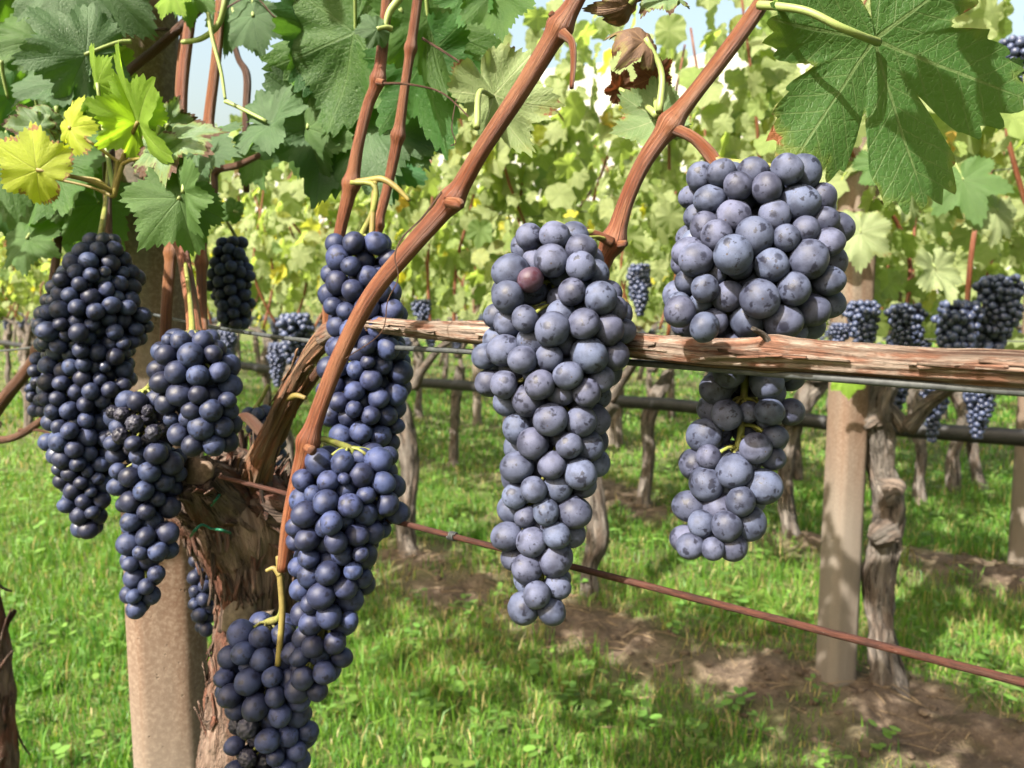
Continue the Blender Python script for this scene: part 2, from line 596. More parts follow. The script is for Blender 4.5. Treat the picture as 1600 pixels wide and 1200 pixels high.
M['leaf'] = mat_leaf('vine_leaf_green', (0.026, 0.080, 0.018), (0.042, 0.105, 0.024), (0.060, 0.115, 0.034), (0.15, 0.33, 0.018), 0.42, vein=(0.09, 0.15, 0.05), veinmix=0.4)
M['leaf_dark'] = mat_leaf('vine_leaf_bluish_green', (0.026, 0.076, 0.024), (0.040, 0.098, 0.032), (0.055, 0.100, 0.046), (0.10, 0.24, 0.02), 0.36, vein=(0.07, 0.12, 0.06), veinmix=0.35, dust=0.0)
M['leaf_under'] = mat_leaf('vine_leaf_pale_underside', (0.04, 0.085, 0.02), (0.06, 0.11, 0.03), (0.048, 0.080, 0.020), (0.17, 0.28, 0.025), 0.42, brown=0.03, vein=(0.13, 0.17, 0.07), veinmix=0.5)
M['leaf_pale'] = mat_leaf('vine_leaf_pale', (0.10, 0.15, 0.06), (0.13, 0.18, 0.08), (0.17, 0.21, 0.10), (0.22, 0.31, 0.06), 0.32, brown=0.04, vein=(0.30, 0.33, 0.18))
M['leaf_yellow'] = mat_leaf('vine_leaf_yellow', (0.27, 0.33, 0.025), (0.32, 0.34, 0.03), (0.30, 0.36, 0.04), (0.62, 0.72, 0.03), 0.50, brown=0.12, vein=(0.40, 0.42, 0.10))
M['leaf_lime'] = mat_leaf('vine_leaf_bright_green', (0.10, 0.20, 0.02), (0.13, 0.24, 0.025), (0.15, 0.25, 0.03), (0.38, 0.62, 0.03), 0.5, vein=(0.25, 0.33, 0.08))  # leaf green brightened in the colour for sunlight shining through
M['leaf_scorch'] = mat_leaf('vine_leaf_scorched', (0.050, 0.115, 0.030), (0.08, 0.15, 0.055), (0.09, 0.15, 0.06), (0.16, 0.28, 0.03), 0.3, brown=0.22, brown_col=(0.045, 0.022, 0.012), vein=(0.16, 0.20, 0.08), dust=0.4)
M['leaf_dry'] = mat_leaf('vine_leaf_dry_brown', (0.055, 0.024, 0.014), (0.10, 0.05, 0.028), (0.09, 0.055, 0.038), (0.14, 0.05, 0.018), 0.12, brown=0.2, brown_col=(0.06, 0.025, 0.015), vein=(0.2, 0.12, 0.06))
M['leaf_red'] = mat_leaf('vine_leaf_reddish', (0.075, 0.022, 0.012), (0.07, 0.03, 0.014), (0.08, 0.035, 0.02), (0.20, 0.05, 0.018), 0.3, vein=(0.3, 0.15, 0.05))
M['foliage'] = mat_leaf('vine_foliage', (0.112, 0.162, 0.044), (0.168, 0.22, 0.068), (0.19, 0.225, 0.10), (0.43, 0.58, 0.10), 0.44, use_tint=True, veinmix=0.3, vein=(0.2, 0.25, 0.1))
M['foliage_near'] = mat_leaf('vine_foliage_near', (0.030, 0.080, 0.020), (0.045, 0.10, 0.026), (0.06, 0.115, 0.04), (0.16, 0.30, 0.025), 0.36, use_tint=True, veinmix=0.3, vein=(0.1, 0.15, 0.06))
M['cane'] = mat_cane('cane_red_brown', (0.135, 0.038, 0.014), (0.062, 0.017, 0.007), (0.165, 0.070, 0.034))
M['cane_dark'] = mat_cane('cane_dark_brown', (0.06, 0.024, 0.013), (0.038, 0.015, 0.009), (0.08, 0.038, 0.021))
M['cane_orange'] = mat_cane('cane_orange', (0.14, 0.045, 0.012), (0.090, 0.026, 0.008), (0.15, 0.06, 0.02))
M['cordon'] = mat_oldwood('cordon_weathered_wood', [(0.235, 0.192, 0.160), (0.15, 0.108, 0.085), (0.15, 0.075, 0.05), (0.035, 0.017, 0.011)], 0.0022, 0.055, 2.2)
M['arm'] = mat_oldwood('vine_arm_bark', [(0.19, 0.125, 0.082), (0.12, 0.068, 0.042), (0.18, 0.08, 0.044), (0.04, 0.02, 0.013)], 0.003, 0.07, 2.0)
M['bark'] = mat_oldwood('vine_trunk_bark', [(0.165, 0.122, 0.098), (0.090, 0.058, 0.044), (0.105, 0.046, 0.031), (0.014, 0.009, 0.007)], 0.004, 0.45, 2.6)
M['bark_grey'] = mat_oldwood('vine_trunk_grey_bark', [(0.19, 0.170, 0.152), (0.115, 0.098, 0.085), (0.14, 0.108, 0.088), (0.022, 0.017, 0.014)], 0.012, 0.35, 2.2)
M['flake'] = mat_plain('bark_flake_grey', (0.125, 0.10, 0.072), 0.95, (0.07, 0.055, 0.04), 220)
M['cut'] = mat_plain('sawn_wood_face', (0.15, 0.108, 0.078), 0.9, (0.08, 0.055, 0.04), 260)
M['concrete'] = mat_concrete('weathered_post')
M['wire'] = mat_plain('galvanised_wire', (0.045, 0.05, 0.052), 0.6, (0.025, 0.028, 0.03), 200, 0.3, 0.0)
def mat_rust():
    b = NB('rusty_wire')
    t = b.attr('tuv').outputs['Vector']
    n1 = b.noise(b.vmul(t, (1.2, 1.2, 0.12)), 1.0, 5, 0.7)
    n2_ = b.noise(b.vmul(t, (2.5, 2.5, 0.7)), 1.0, 4, 0.7)
    n3 = b.noise(b.vmul(t, (1.0, 1.0, 0.03)), 1.0, 2)
    col = b.mix(b.ramp(n1, 0.38, 0.62), (0.048, 0.016, 0.010), (0.020, 0.008, 0.006))
    col = b.mix(b.math('MULTIPLY', b.ramp(n3, 0.5, 0.62), 0.5), col, (0.055, 0.028, 0.021))
    col = b.mix(b.ramp(n2_, 0.68, 0.74), col, (0.16, 0.12, 0.10))
    return b.done(b.surf(col, 0.75, b.bump(b.math('ADD', n1, n2_), 0.9, 0.0008), 0.2))


M['rust'] = mat_rust()
M['netting'] = mat_plain('black_netting', (0.02, 0.02, 0.022), 0.55, (0.012, 0.012, 0.014), 30)
M['tie'] = mat_plain('green_tie', (0.008, 0.09, 0.05), 0.5)
M['straw'] = mat_plain('dry_straw', (0.22, 0.16, 0.095), 0.9, (0.10, 0.07, 0.04), 40)
M['ground'] = mat_ground()
M['blade'] = mat_blade()
M['hill'] = mat_hill()

# ------------------------------------------------------------------ ground
SOIL_BLOBS = [  # photo pixel of a bare patch, radius in m along and across the row
    (720, 930, 0.28, 0.14), (930, 1000, 0.30, 0.13), (1290, 1105, 0.42, 0.16), (1450, 1150, 0.40, 0.15), (650, 885, 0.16, 0.1),
    (1380, 1085, 0.2, 0.12), (830, 960, 0.2, 0.12), (860, 835, 0.3, 0.12), (1240, 855, 0.25, 0.12), (1560, 910, 0.3, 0.14), (930, 770, 0.5, 0.2), (1000, 800, 0.3, 0.12)]
_blobs = []
for bx, by, ra, rc in SOIL_BLOBS:
    g = G(bx, by)
    _blobs.append((np.dot(RN, (g.x, g.y)), np.dot(RD, (g.x, g.y)), ra * 1.25, rc * 1.4))


def soil_mask(x, y):
    x = np.atleast_1d(np.asarray(x, float)); y = np.atleast_1d(np.asarray(y, float))
    D = RN[0] * x + RN[1] * y
    t = RD[0] * x + RD[1] * y
    m = np.zeros_like(D)
    for k, Dk in enumerate(ROWS):
        g = np.exp(-((D - Dk) / 0.20) ** 2) * (0.38 if k else 0.44)
        m = np.maximum(m, g)
    for bd, bt, ra, rc in _blobs:
        m = np.maximum(m, 1.05 * np.exp(-(((D - bd) / rc) ** 2 + ((t - bt) / ra) ** 2)))
    return np.clip(m * (1.15 + 0.9 * n2(x, y, 4.0, 3, 5)), 0, 1)


def ground_h(x, y):
    x = np.atleast_1d(np.asarray(x, float)); y = np.atleast_1d(np.asarray(y, float))
    D = RN[0] * x + RN[1] * y
    t = RD[0] * x + RD[1] * y
    h = 0.012 * n2(x, y, 2.2, 3, 2)
    for Dk in ROWS:
        h += 0.03 * np.exp(-((D - Dk) / 0.2) ** 2) * (0.6 + 0.8 * n2(x, y, 1.7, 2, 9))
    near = np.exp(-((np.hypot(x, y)) / 6) ** 2)
    h += soil_mask(x, y) * near * (0.045 * (0.5 + n2(x, y, 9, 3, 4)) + 0.036 * n2(x, y, 21, 4, 14))
    return h


def axis(a, b, fine, step, far):
    core = np.arange(a, b + 1e-6, fine)
    out = [core]
    s, v, L = fine, b, []
    while v < far:
        s *= step; v += s; L.append(v)
    out.append(np.array(L))
    s, v, L = fine, a, []
    while v > -far:
        s *= step; v -= s; L.append(v)
    out.insert(0, np.array(L[::-1]))
    return np.concatenate(out)


gx = axis(-2.6, 2.6, 0.025, 1.12, 1500)
gy = axis(1.0, 5.0, 0.025, 1.12, 1500)
XX, YY = np.meshgrid(gx, gy)
xf, yf = XX.ravel(), YY.ravel()
zf = ground_h(xf, yf) * (np.hypot(xf, yf) < 40)
nx, ny = len(gx), len(gy)
idx = np.arange(nx * ny).reshape(ny, nx)
Fq = np.stack([idx[:-1, :-1].ravel(), idx[:-1, 1:].ravel(), idx[1:, 1:].ravel(), idx[1:, :-1].ravel()], 1)
sm = soil_mask(xf, yf)
me = build_mesh('ground', np.stack([xf, yf, zf], 1), Fq, M['ground'], colors={'soil': np.stack([sm, sm, sm], 1)})
tag(link('ground', me), kind='structure')

# hills far behind
hx = np.linspace(-1400, 1400, 160)
hy = np.linspace(420, 1100, 60)
HX, HY = np.meshgrid(hx, hy)
a = HX.ravel(); b_ = HY.ravel()
prof = np.clip((b_ - 430) / 300, 0, 1)
ang = a / b_
ridge = 0.145 + 0.16 * (1 / (1 + np.exp(-(ang - (-0.13)) * 9)))
hz = b_ * ridge * prof ** 0.8 + prof * (26 * n2(a, b_, 0.008, 4, 3) + 8 * n2(a, b_, 0.04, 3, 6)) - 4
i2 = np.arange(len(hx) * len(hy)).reshape(len(hy), len(hx))
Fh = np.stack([i2[:-1, :-1].ravel(), i2[:-1, 1:].ravel(), i2[1:, 1:].ravel(), i2[1:, :-1].ravel()], 1)
tag(link('hills', build_mesh('hills', np.stack([a, b_, hz], 1), Fh, M['hill'])), kind='structure')


# ------------------------------------------------------------------ grass
def scatter(n, zmin, zmax):
    """points of the visible ground wedge, uniform per area"""
    y = np.sqrt(rng.uniform(zmin ** 2, zmax ** 2, n))
    x = rng.uniform(-0.74, 0.74, n) * y
    return x, y


def blades(x, y, hmin, hmax, wid):
    n = len(x)
    z = ground_h(x, y) - 0.004
    lush = 0.5 + 0.5 * n2(x, y, 1.1, 2, 21)
    h = rng.uniform(hmin, hmax, n) * (0.55 + 0.7 * lush)
    w_ = wid * rng.uniform(0.6, 1.4, n) * (1 + 0.12 * np.maximum(0, y - 3))
    az = rng.uniform(0, 2 * np.pi, n)
    lean = rng.uniform(0.1, 0.95, n) ** 1.2
    dx, dy = np.cos(az), np.sin(az)
    f2 = rng.uniform(0, 2 * np.pi, n)
    sx, sy = np.cos(f2), np.sin(f2)
    B = np.stack([x, y, z], 1)
    side = np.stack([sx * w_ / 2, sy * w_ / 2, np.zeros(n)], 1)
    up = np.array([0, 0, 1.0])
    mid = B + np.stack([dx * h * lean * 0.28, dy * h * lean * 0.28, h * 0.55], 1)
    tip = B + np.stack([dx * h * lean * 0.9, dy * h * lean * 0.9, h * (1 - 0.45 * lean)], 1)
    V = np.stack([B - side, B + side, mid - side * 0.8, mid + side * 0.8, tip], 1).reshape(-1, 3)
    k = np.arange(n)[:, None] * 5
    T = np.concatenate([k + [0, 1, 3], k + [0, 3, 2], k + [2, 3, 4]], 0)
    dry = (0.5 + 0.5 * n2(x, y, 0.9, 3, 31)) 
    u = rng.uniform(0, 1, n)
    g1 = np.array([0.030, 0.112, 0.012]); g2 = np.array([0.135, 0.245, 0.028]); st = np.array([0.34, 0.29, 0.12])
    c = g1 + (g2 - g1) * (u * 0.75 + 0.45 * (dry - 0.5))[:, None].clip(0, 1)
    isdry = rng.uniform(0, 1, n) < 0.04 + 0.40 * dry ** 3 + 0.25 * soil_mask(x, y)
    c[isdry] = st * rng.uniform(0.35, 1.0, isdry.sum())[:, None]
    return V, T, np.repeat(c, 5, 0)


GV, GF, GC, gn = [], [], [], 0
for (n, z0, z1, h0, h1, wd) in [(80000, 1.35, 2.6, 0.015, 0.060, 0.0028), (80000, 2.6, 4.5, 0.018, 0.065, 0.0034), (60000, 4.5, 9, 0.03, 0.085, 0.006), (30000, 9, 22, 0.04, 0.09, 0.012)]:
    x, y = scatter(n, z0, z1)
    clump = 0.5 + 0.5 * n2(x, y, 7.0, 2, 11)
    keep = (rng.uniform(0, 1, n) > soil_mask(x, y) * 1.15) & (rng.uniform(0, 1, n) < 0.30 + 0.9 * clump)
    V, T, C_ = blades(x[keep], y[keep], h0, h1, wd)
    GV.append(V); GF.append(T + gn); GC.append(C_); gn += len(V)
# taller tufts
tx, ty = scatter(420, 1.35, 4.0)
for cx, cy in zip(tx, ty):
    if soil_mask(cx, cy)[0] > 0.6: continue
    k = random.randint(18, 34)
    V, T, C_ = blades(cx + rng.normal(0, 0.022, k), cy + rng.normal(0, 0.022, k), 0.05, 0.115, 0.0032)
    GV.append(V); GF.append(T + gn); GC.append(C_); gn += len(V)
me = build_mesh('grass', np.vstack(GV), np.vstack(GF), M['blade'], colors={'tint': np.vstack(GC)}, smooth=False)
tag(link('grass', me), 'green grass with dry blades covering the ground between the vine rows', 'grass', kind='stuff')

# broad-leaved weeds between the grass
WV, WF, WC, wn = [], [], [], 0
wx, wy = scatter(900, 1.35, 5.0)
for cx, cy in zip(wx, wy):
    if soil_mask(cx, cy)[0] > 0.75: continue
    z = float(ground_h(cx, cy)[0])
    c = np.array([0.06, 0.13, 0.025]) * random.uniform(0.8, 1.7) + np.array([0.03, 0.02, 0]) * random.random()
    sz = random.uniform(0.006, 0.015)
    for j in range(random.randint(4, 8)):
        az = random.uniform(0, 6.28); h = random.uniform(0.01, 0.06); d = random.uniform(0.005, 0.035)
        ctr = np.array([cx + d * math.cos(az), cy + d * math.sin(az), z + h])
        u = np.array([math.cos(az), math.sin(az), random.uniform(-0.2, 0.4)]); v = np.array([-math.sin(az), math.cos(az), random.uniform(-0.3, 0.3)])
        ring = [ctr + sz * (u * math.cos(q) * 1.2 + v * math.sin(q) * 0.75) for q in np.linspace(0, 2 * np.pi, 8, endpoint=False)]
        WV += ring; WF += [(wn, wn + i, wn + i + 1) for i in range(1, 7)]; WC += [c * random.uniform(0.85, 1.15)] * 8; wn += 8
me = build_mesh('ground_weeds', np.array(WV), np.array(WF), M['blade'], colors={'tint': np.array(WC)}, smooth=False)
tag(link('ground_weeds', me), 'low broad-leaved weeds scattered through the grass', 'weeds', kind='stuff')

# clods of soil on the bare patches
VV, FF, c = [], [], 0
for _ in range(900):
    bd, bt, ra, rc = random.choice(_blobs)
    D, t = random.gauss(bd, rc * 0.8), random.gauss(bt, ra * 0.8)
    q = RN * D + RD * t
    r_c = 0.003 + 0.010 * random.random() ** 3
    V0 = ico(2)[0] if c == 0 else V0
    F0 = ico(2)[1] if c == 0 else F0
    V = V0 * (r_c * (1 + 0.5 * fbm(V0 * 1.7 + random.uniform(0, 90), 2)))[:, None] * np.array([1, random.uniform(.7, 1.2), .7])
    VV.append(V + np.array([q[0], q[1], float(ground_h(q[0], q[1])[0]) + r_c * .2])); FF.append(F0 + c); c += len(V0)
VV = np.vstack(VV)
me = build_mesh('soil_clods', VV, np.vstack(FF), M['ground'], colors={'soil': np.ones((len(VV), 3))})
tag(link('soil_clods', me), 'crumbly brown clods of earth on the bare soil patches', 'clods', kind='stuff')

# straw and pruned twigs lying on bare soil
acc = Acc()
cnt = 0
while cnt < 700:
    if random.random() < 0.75:
        bd, bt, ra, rc = random.choice(_blobs)
        D, t = random.gauss(bd, rc * 0.9), random.gauss(bt, ra * 0.8)
    else:
        D, t = random.choice(ROWS[:2]) + random.gauss(0, 0.15), random.uniform(-2, 5)
    q = RN * D + RD * t
    z = float(ground_h(q[0], q[1])[0]) + 0.006
    L = random.uniform(0.03, 0.14); az = random.uniform(0, 6.28)
    d = Vector((math.cos(az), math.sin(az), random.uniform(-0.08, 0.22))) * L
    p0 = Vector((q[0], q[1], z))
    acc.tube([p0, p0 + d * 0.5 + Vector((0, 0, random.uniform(0, 0.008))), p0 + d], random.uniform(0.0006, 0.0014), 4, 4)
    cnt += 1
tag(link('straw_litter', acc.mesh('straw_litter', M['straw'])), 'dry straw and twigs lying on the bare soil under the second row', 'straw', kind='stuff')

# ------------------------------------------------------------------ leaves
LOBES = np.array([(0, 1.0), (12, .86), (27, .60), (31, .60), (43, .80), (54, .93), (66, .78), (82, .52), (88, .53), (99, .66), (112, .74), (128, .66), (148, .56), (162, .46), (172, .34), (180, .10)])


LOBES_DEEP = np.array([(0, 1.0), (10, .93), (19, .78), (23, .52), (25.5, .40), (28, .52), (33, .74), (44, .86), (55, .92), (66, .85), (77, .66), (82, .46), (86, .44), (92, .62), (102, .74), (113, .78), (126, .70), (140, .58), (156, .46), (168, .30), (180, .06)])


def leaf_mesh(seed, K=168, rings=(0.0, .18, .38, .58, .76, .9, 1.0), mat=None, curl=0.0, cup=0.12, wave=0.05, lobe=1.0, as_arrays=False, LOBES=LOBES):
    r_ = np.random.default_rng(seed)
    ph = np.linspace(-np.pi, np.pi, K, endpoint=False)
    deg = np.degrees(np.abs(ph))
    out = np.interp(deg, LOBES[:, 0] + r_.uniform(-2.5, 2.5, len(LOBES)) * (LOBES[:, 0] > 0) * (LOBES[:, 0] < 180), LOBES[:, 1] * r_.uniform(.93, 1.07, len(LOBES)))
    sins = 0.80 - out
    out = out + (1 - lobe) * np.clip(sins, 0, 1)
    asym = 1 + 0.06 * np.sin(ph + r_.uniform(0, 6))
    if K > 60:
        tn = 25
        fr = (ph / (2 * np.pi) * tn * 2 + r_.uniform()) % 1
        big = (1 - np.abs(fr * 2 - 1)) ** 0.8
        env = np.clip((172 - deg) / 30, 0, 1)
        out = out * (1 + 0.125 * (big - 0.5) * env)
        out = out * (1 + 0.02 * r_.uniform(-1, 1, K) * env)
    out = out * asym
    rg = np.asarray(rings[1:])
    X = np.concatenate([[0], (rg[:, None] * out * np.sin(ph)).ravel()])
    Y = np.concatenate([[0], (rg[:, None] * out * np.cos(ph)).ravel()])
    E = np.concatenate([[0], np.repeat(rg, K)])
    rad = np.hypot(X, Y)
    tht = np.abs(np.arctan2(X, Y))
    dl = np.minimum(tht, np.minimum(np.abs(tht - .93), np.abs(tht - 1.92)))
    Z = -cup * rad ** 2 + 0.05 * rad * np.sin(np.clip(dl, 0, .5) * np.pi)
    Z += wave * rad * np.sin(np.arctan2(X, Y) * 3 + r_.uniform(0, 6)) + wave * 1.2 * fbm(np.stack([X * 2.2, Y * 2.2, np.full_like(X, seed * 1.7)], 1), 2, seed % 13)
    Z += wave * 0.6 * E ** 3 * np.sin(np.arctan2(X, Y) * 11 + r_.uniform(0, 6))
    Z += -0.10 * np.abs(X) * r_.uniform(-1.2, 1.6)
    Yb, Zb = Y.copy(), Z.copy()
    if curl:                                   # roll the blade up around its cross axis
        an = Y * curl
        Yb = np.sin(an) / curl * 1.0 - 0 * Z
        Zb = Z + (np.cos(an) - 1) / curl
        an2 = X * curl * 0.8
        Xb = np.sin(an2) / (curl * 0.8)
        Zb = Zb + (np.cos(an2) - 1) / (curl * 0.8)
        V = np.stack([Xb, Yb, Zb], 1)
    else:
        V = np.stack([X, Yb, Zb], 1)
    A = np.stack([X, Y, E], 1)
    F = [(0, 1 + (j + 1) % K, 1 + j) for j in range(K)]
    for i in range(len(rg) - 1):
        a0 = 1 + i * K
        for j in range(K):
            k = (j + 1) % K
            F.append((a0 + j, a0 + k, a0 + K + k))
            F.append((a0 + j, a0 + K + k, a0 + K + j))
    if as_arrays: return V, np.array(F), A
    # the fan winds clockwise seen from +Z: flip so that normals point to +Z
    F = [f[::-1] for f in F]
    me_ = build_mesh('leaf', V, np.array(F), mat, {'luv': A})
    return me_


def rot_basis(tip, nrm):
    y = tip.normalized()
    z = (nrm - y * nrm.dot(y)).normalized()
    x = y.cross(z)
    m = Matrix((x, y, z)).transposed()
    return m.to_4x4()


LEAFS = {}


def get_leaf(mat, var, curl):
    if var == 9:
        if 9 not in LEAFS: LEAFS[9] = leaf_mesh(109, K=260, mat=M[mat], cup=.06, wave=.035, LOBES=LOBES_DEEP)
        return LEAFS[9]
    k = (mat, var, curl)
    if k not in LEAFS:
        LEAFS[k] = leaf_mesh(100 + var, mat=M[mat], curl=curl, cup=[.10, .22, .02, .3, -.12, .16][var % 6], wave=[.04, .07, .09, .05, .08, .12][var % 6], lobe=[1.0, .7, .85, .6, .9, .75][var % 6])
    return LEAFS[k]


def cam_leaf(vine, x, y, d, size, tipdeg, tilt=0, roll=0, under=False, mat='leaf', var=0, curl=0.0, stalk=None, label=None, petmat='stem_g', pw=1.1, bow=0.15, path=None):
    """leaf whose stalk joins the blade at photo pixel (x, y), depth d; size = tip length in px"""
    a_ = R(tipdeg)
    tip = CR * math.cos(a_) + CU * math.sin(a_)
    nrm = (CF if under else -CF)
    side = tip.cross(nrm)
    q = Matrix.Rotation(R(tilt), 3, side) 
    tip, nrm = q @ tip, q @ nrm
    q = Matrix.Rotation(R(roll), 3, tip)
    nrm = q @ nrm
    s = size * d / FPX
    Mx = Matrix.Translation(P(x, y, d)) @ rot_basis(tip, nrm) @ Matrix.Scale(s, 4)
    o = link('leaf', get_leaf(mat, var, curl), vine, Mx)
    if label: o['label'] = label
    j = P(x, y, d)
    if stalk:
        sx, sy, sd = stalk
        e = P(sx, sy, sd)
        mid = (j + e) / 2 + Vector((0, 0, 0.1 * (j - e).length)) + (-tip) * bow * (j - e).length
    else:
        e = j - tip * s * 0.5 - nrm * s * 0.25 + Vector((0, 0, s * 0.1))
        mid = (j + e) / 2 - tip * s * 0.05
    ac = Acc()
    if path: ac.add(*tube_arrays(*px_tube(path, 40), 12))
    else: ac.tube([e, mid, j + tip * s * 0.02], [0.0016 * pw, 0.0013 * pw, 0.0011 * pw], 8, 12)
    link('petiole', ac.mesh('petiole', M[petmat]), o)
    return o


def foliage_mesh(name, centers, sizes, mat, seed, K=40, face=None, tints=None, orient=None):
    """many leaves in one mesh: a whole crown"""
    r_ = np.random.default_rng(seed)
    protos = []
    for v in range(6):
        V, F, A = leaf_mesh(500 + v, K=K, rings=(0.0, .5, 1.0), cup=[.1, .25, .05, .35, -.1, .2][v], wave=[.06, .1, .05, .12, .08, .1][v], lobe=[.9, .5, .3, .7, .4, .2][v], as_arrays=True)
        protos.append((V, F[:, ::-1], A))
    VV, FF, AA, CC, n = [], [], [], [], 0
    for i, (c, s) in enumerate(zip(centers, sizes)):
        V, F, A = protos[r_.integers(6)]
        if orient is not None:
            tip, nrm = orient(i, r_)
        else:
            az = r_.uniform(0, 2 * np.pi)
            nrm = Vector((math.cos(az), math.sin(az), r_.uniform(-0.1, 1.4)))
            if face is not None: nrm = nrm * 0.75 + Vector(face) * (1 if r_.uniform() < .8 else -1) * r_.uniform(0.3, 1.2)
            tip = Vector((r_.normal(0, .5), r_.normal(0, .5), -1 + r_.normal(0, .35)))
        B = np.array(rot_basis(tip, nrm).to_3x3())
        VV.append((V * s) @ B.T + np.asarray(c))
        FF.append(F + n)
        A2 = A.copy()
        A2[:, :2] += 0
        AA.append(A2)
        t = tints(i, r_) if tints else (1, 1, 1)
        CC.append(np.tile(t, (len(V), 1)))
        n += len(V)
    return build_mesh(name, np.vstack(VV), np.vstack(FF), mat, {'luv': np.vstack(AA)}, colors={'tint': np.vstack(CC)})


def tint_bg(i, r_):
    u = r_.uniform()
    v = r_.uniform(0.72, 1.2)
    if u < 0.84: return (v, v, v)
    if u < 0.90: return (1.45 * v, 1.15 * v, 0.7 * v)
    if u < 0.955: return (2.2 * v, 1.5 * v, 0.55 * v)
    if u < 0.98: return (1.7 * v, 0.8 * v, 0.6 * v)
    return (0.7 * v, 0.8 * v, 0.9 * v)


# ------------------------------------------------------------------ grape bunches
ICO4, ICO3, ICO2, ICO1 = ico(4), ico(3), ico(2), ico(1)


def berry_shape(k):
    V = ICO4[0].copy()
    r_ = np.random.default_rng(k)
    V *= np.array([[1, .95, 1.03, .97, 1.0, 1.05][k % 6], [1.0, 1.02, .95, 1.0, .94, 1.0][k % 6], [1.0, 1.05, .96, 1.07, 1.03, .95][k % 6]])
    V *= (1 + 0.05 * fbm(ICO4[0] * 1.2 + k * 5.1, 2, k)[:, None])
    # slight dimple at the stylar end
    pass
    return V


def raisin_shape(k):
    V = ICO4[0]
    n = fbm(V * 2.4 + k * 3.3, 3, k)
    f = 0.80 - 0.24 * np.abs(n) + 0.10 * fbm(V * 6 + k, 2, k + 3)
    return V * f[:, None] * np.array([1, .9, .95])


BERRY = {}


def berry_mesh(mat, k, raisin=False):
    key = (mat, k, raisin)
    if key not in BERRY:
        V = raisin_shape(k) if raisin else berry_shape(k)
        BERRY[key] = build_mesh('berry', V, ICO4[1], M[mat], {'bw': np.zeros_like(V)})
    return BERRY[key]


def pack(keys3, r, eta, seed, iters=260):
    """keys3: (center xyz, R) from top to bottom; returns berry centres and radii"""
    r_ = np.random.default_rng(seed)
    C = np.array([k[0] for k in keys3], float)
    Rk = np.array([k[1] for k in keys3], float)
    z = C[:, 2]
    o = np.argsort(z)
    zz = z[o]
    def axis_at(zq):
        return np.stack([np.interp(zq, zz, C[o, 0]), np.interp(zq, zz, C[o, 1])], 1), np.interp(zq, zz, Rk[o])
    zs = np.linspace(zz[0], zz[-1], 400)
    _, Rs = axis_at(zs)
    area = np.pi * Rs ** 2 * 0.85
    vol = np.trapezoid(area, zs) if hasattr(np, 'trapezoid') else np.trapz(area, zs)
    n = int(eta * vol / (4 / 3 * np.pi * r ** 3))
    cdf = np.cumsum(area); cdf /= cdf[-1]
    zq = np.interp(r_.uniform(0, 1, n), cdf, zs)
    ax, Rq = axis_at(zq)
    th = r_.uniform(0, 2 * np.pi, n)
    rho = np.sqrt(r_.uniform(0, 1, n)) * np.maximum(Rq - r, 0.001)
    Pn = np.stack([ax[:, 0] + rho * np.cos(th), ax[:, 1] + rho * np.sin(th) * 0.85, zq], 1)
    rad = r * np.clip(r_.normal(0.98, 0.12, n), 0.66, 1.2)
    stick = np.where(r_.uniform(0, 1, n) < .07, r_.uniform(1.04, 1.12, n), 1.0)
    sk = r_.uniform(0, 100)
    small = r_.uniform(0, 1, n) < 0.03
    rad[small] *= 0.66
    for it in range(iters):
        d = Pn[:, None, :] - Pn[None, :, :]
        L = np.linalg.norm(d, axis=2) + 1e-9
        want = (rad[:, None] + rad[None, :]) * 0.93
        ov = np.clip(want - L, 0, None)
        np.fill_diagonal(ov, 0)
        Pn = Pn + (d / L[..., None] * (ov * 0.28)[..., None]).sum(1)
        Pn[:, 2] = np.clip(Pn[:, 2], zz[0] + r * 0.8, zz[-1] - r * 0.8)
        ax, Rq = axis_at(Pn[:, 2])
        q = Pn[:, :2] - ax
        q[:, 1] /= 0.85
        ang_ = np.arctan2(q[:, 1], q[:, 0])
        lump = 1 + 0.30 * np.clip(Rq / (3.2 * r), .25, 1) * vnoise(np.stack([np.cos(ang_) * 1.3, np.sin(ang_) * 1.3, Pn[:, 2] / (3.2 * r) + sk], 1), 5)
        lim = np.maximum(Rq * lump * stick - rad * 0.9, r * 0.25)
        l = np.linalg.norm(q, axis=1) + 1e-9
        f = np.minimum(1, lim / l)
        q = q * (f * 0.6 + 0.4 * np.minimum(1, f))[:, None]
        q[:, 1] *= 0.85
        Pn[:, :2] = ax + q
    ax, _ = axis_at(Pn[:, 2])
    return Pn, rad, ax


def quat_to(v):
    return Vector(v).to_track_quat('-Z', 'Y').to_matrix().to_4x4()


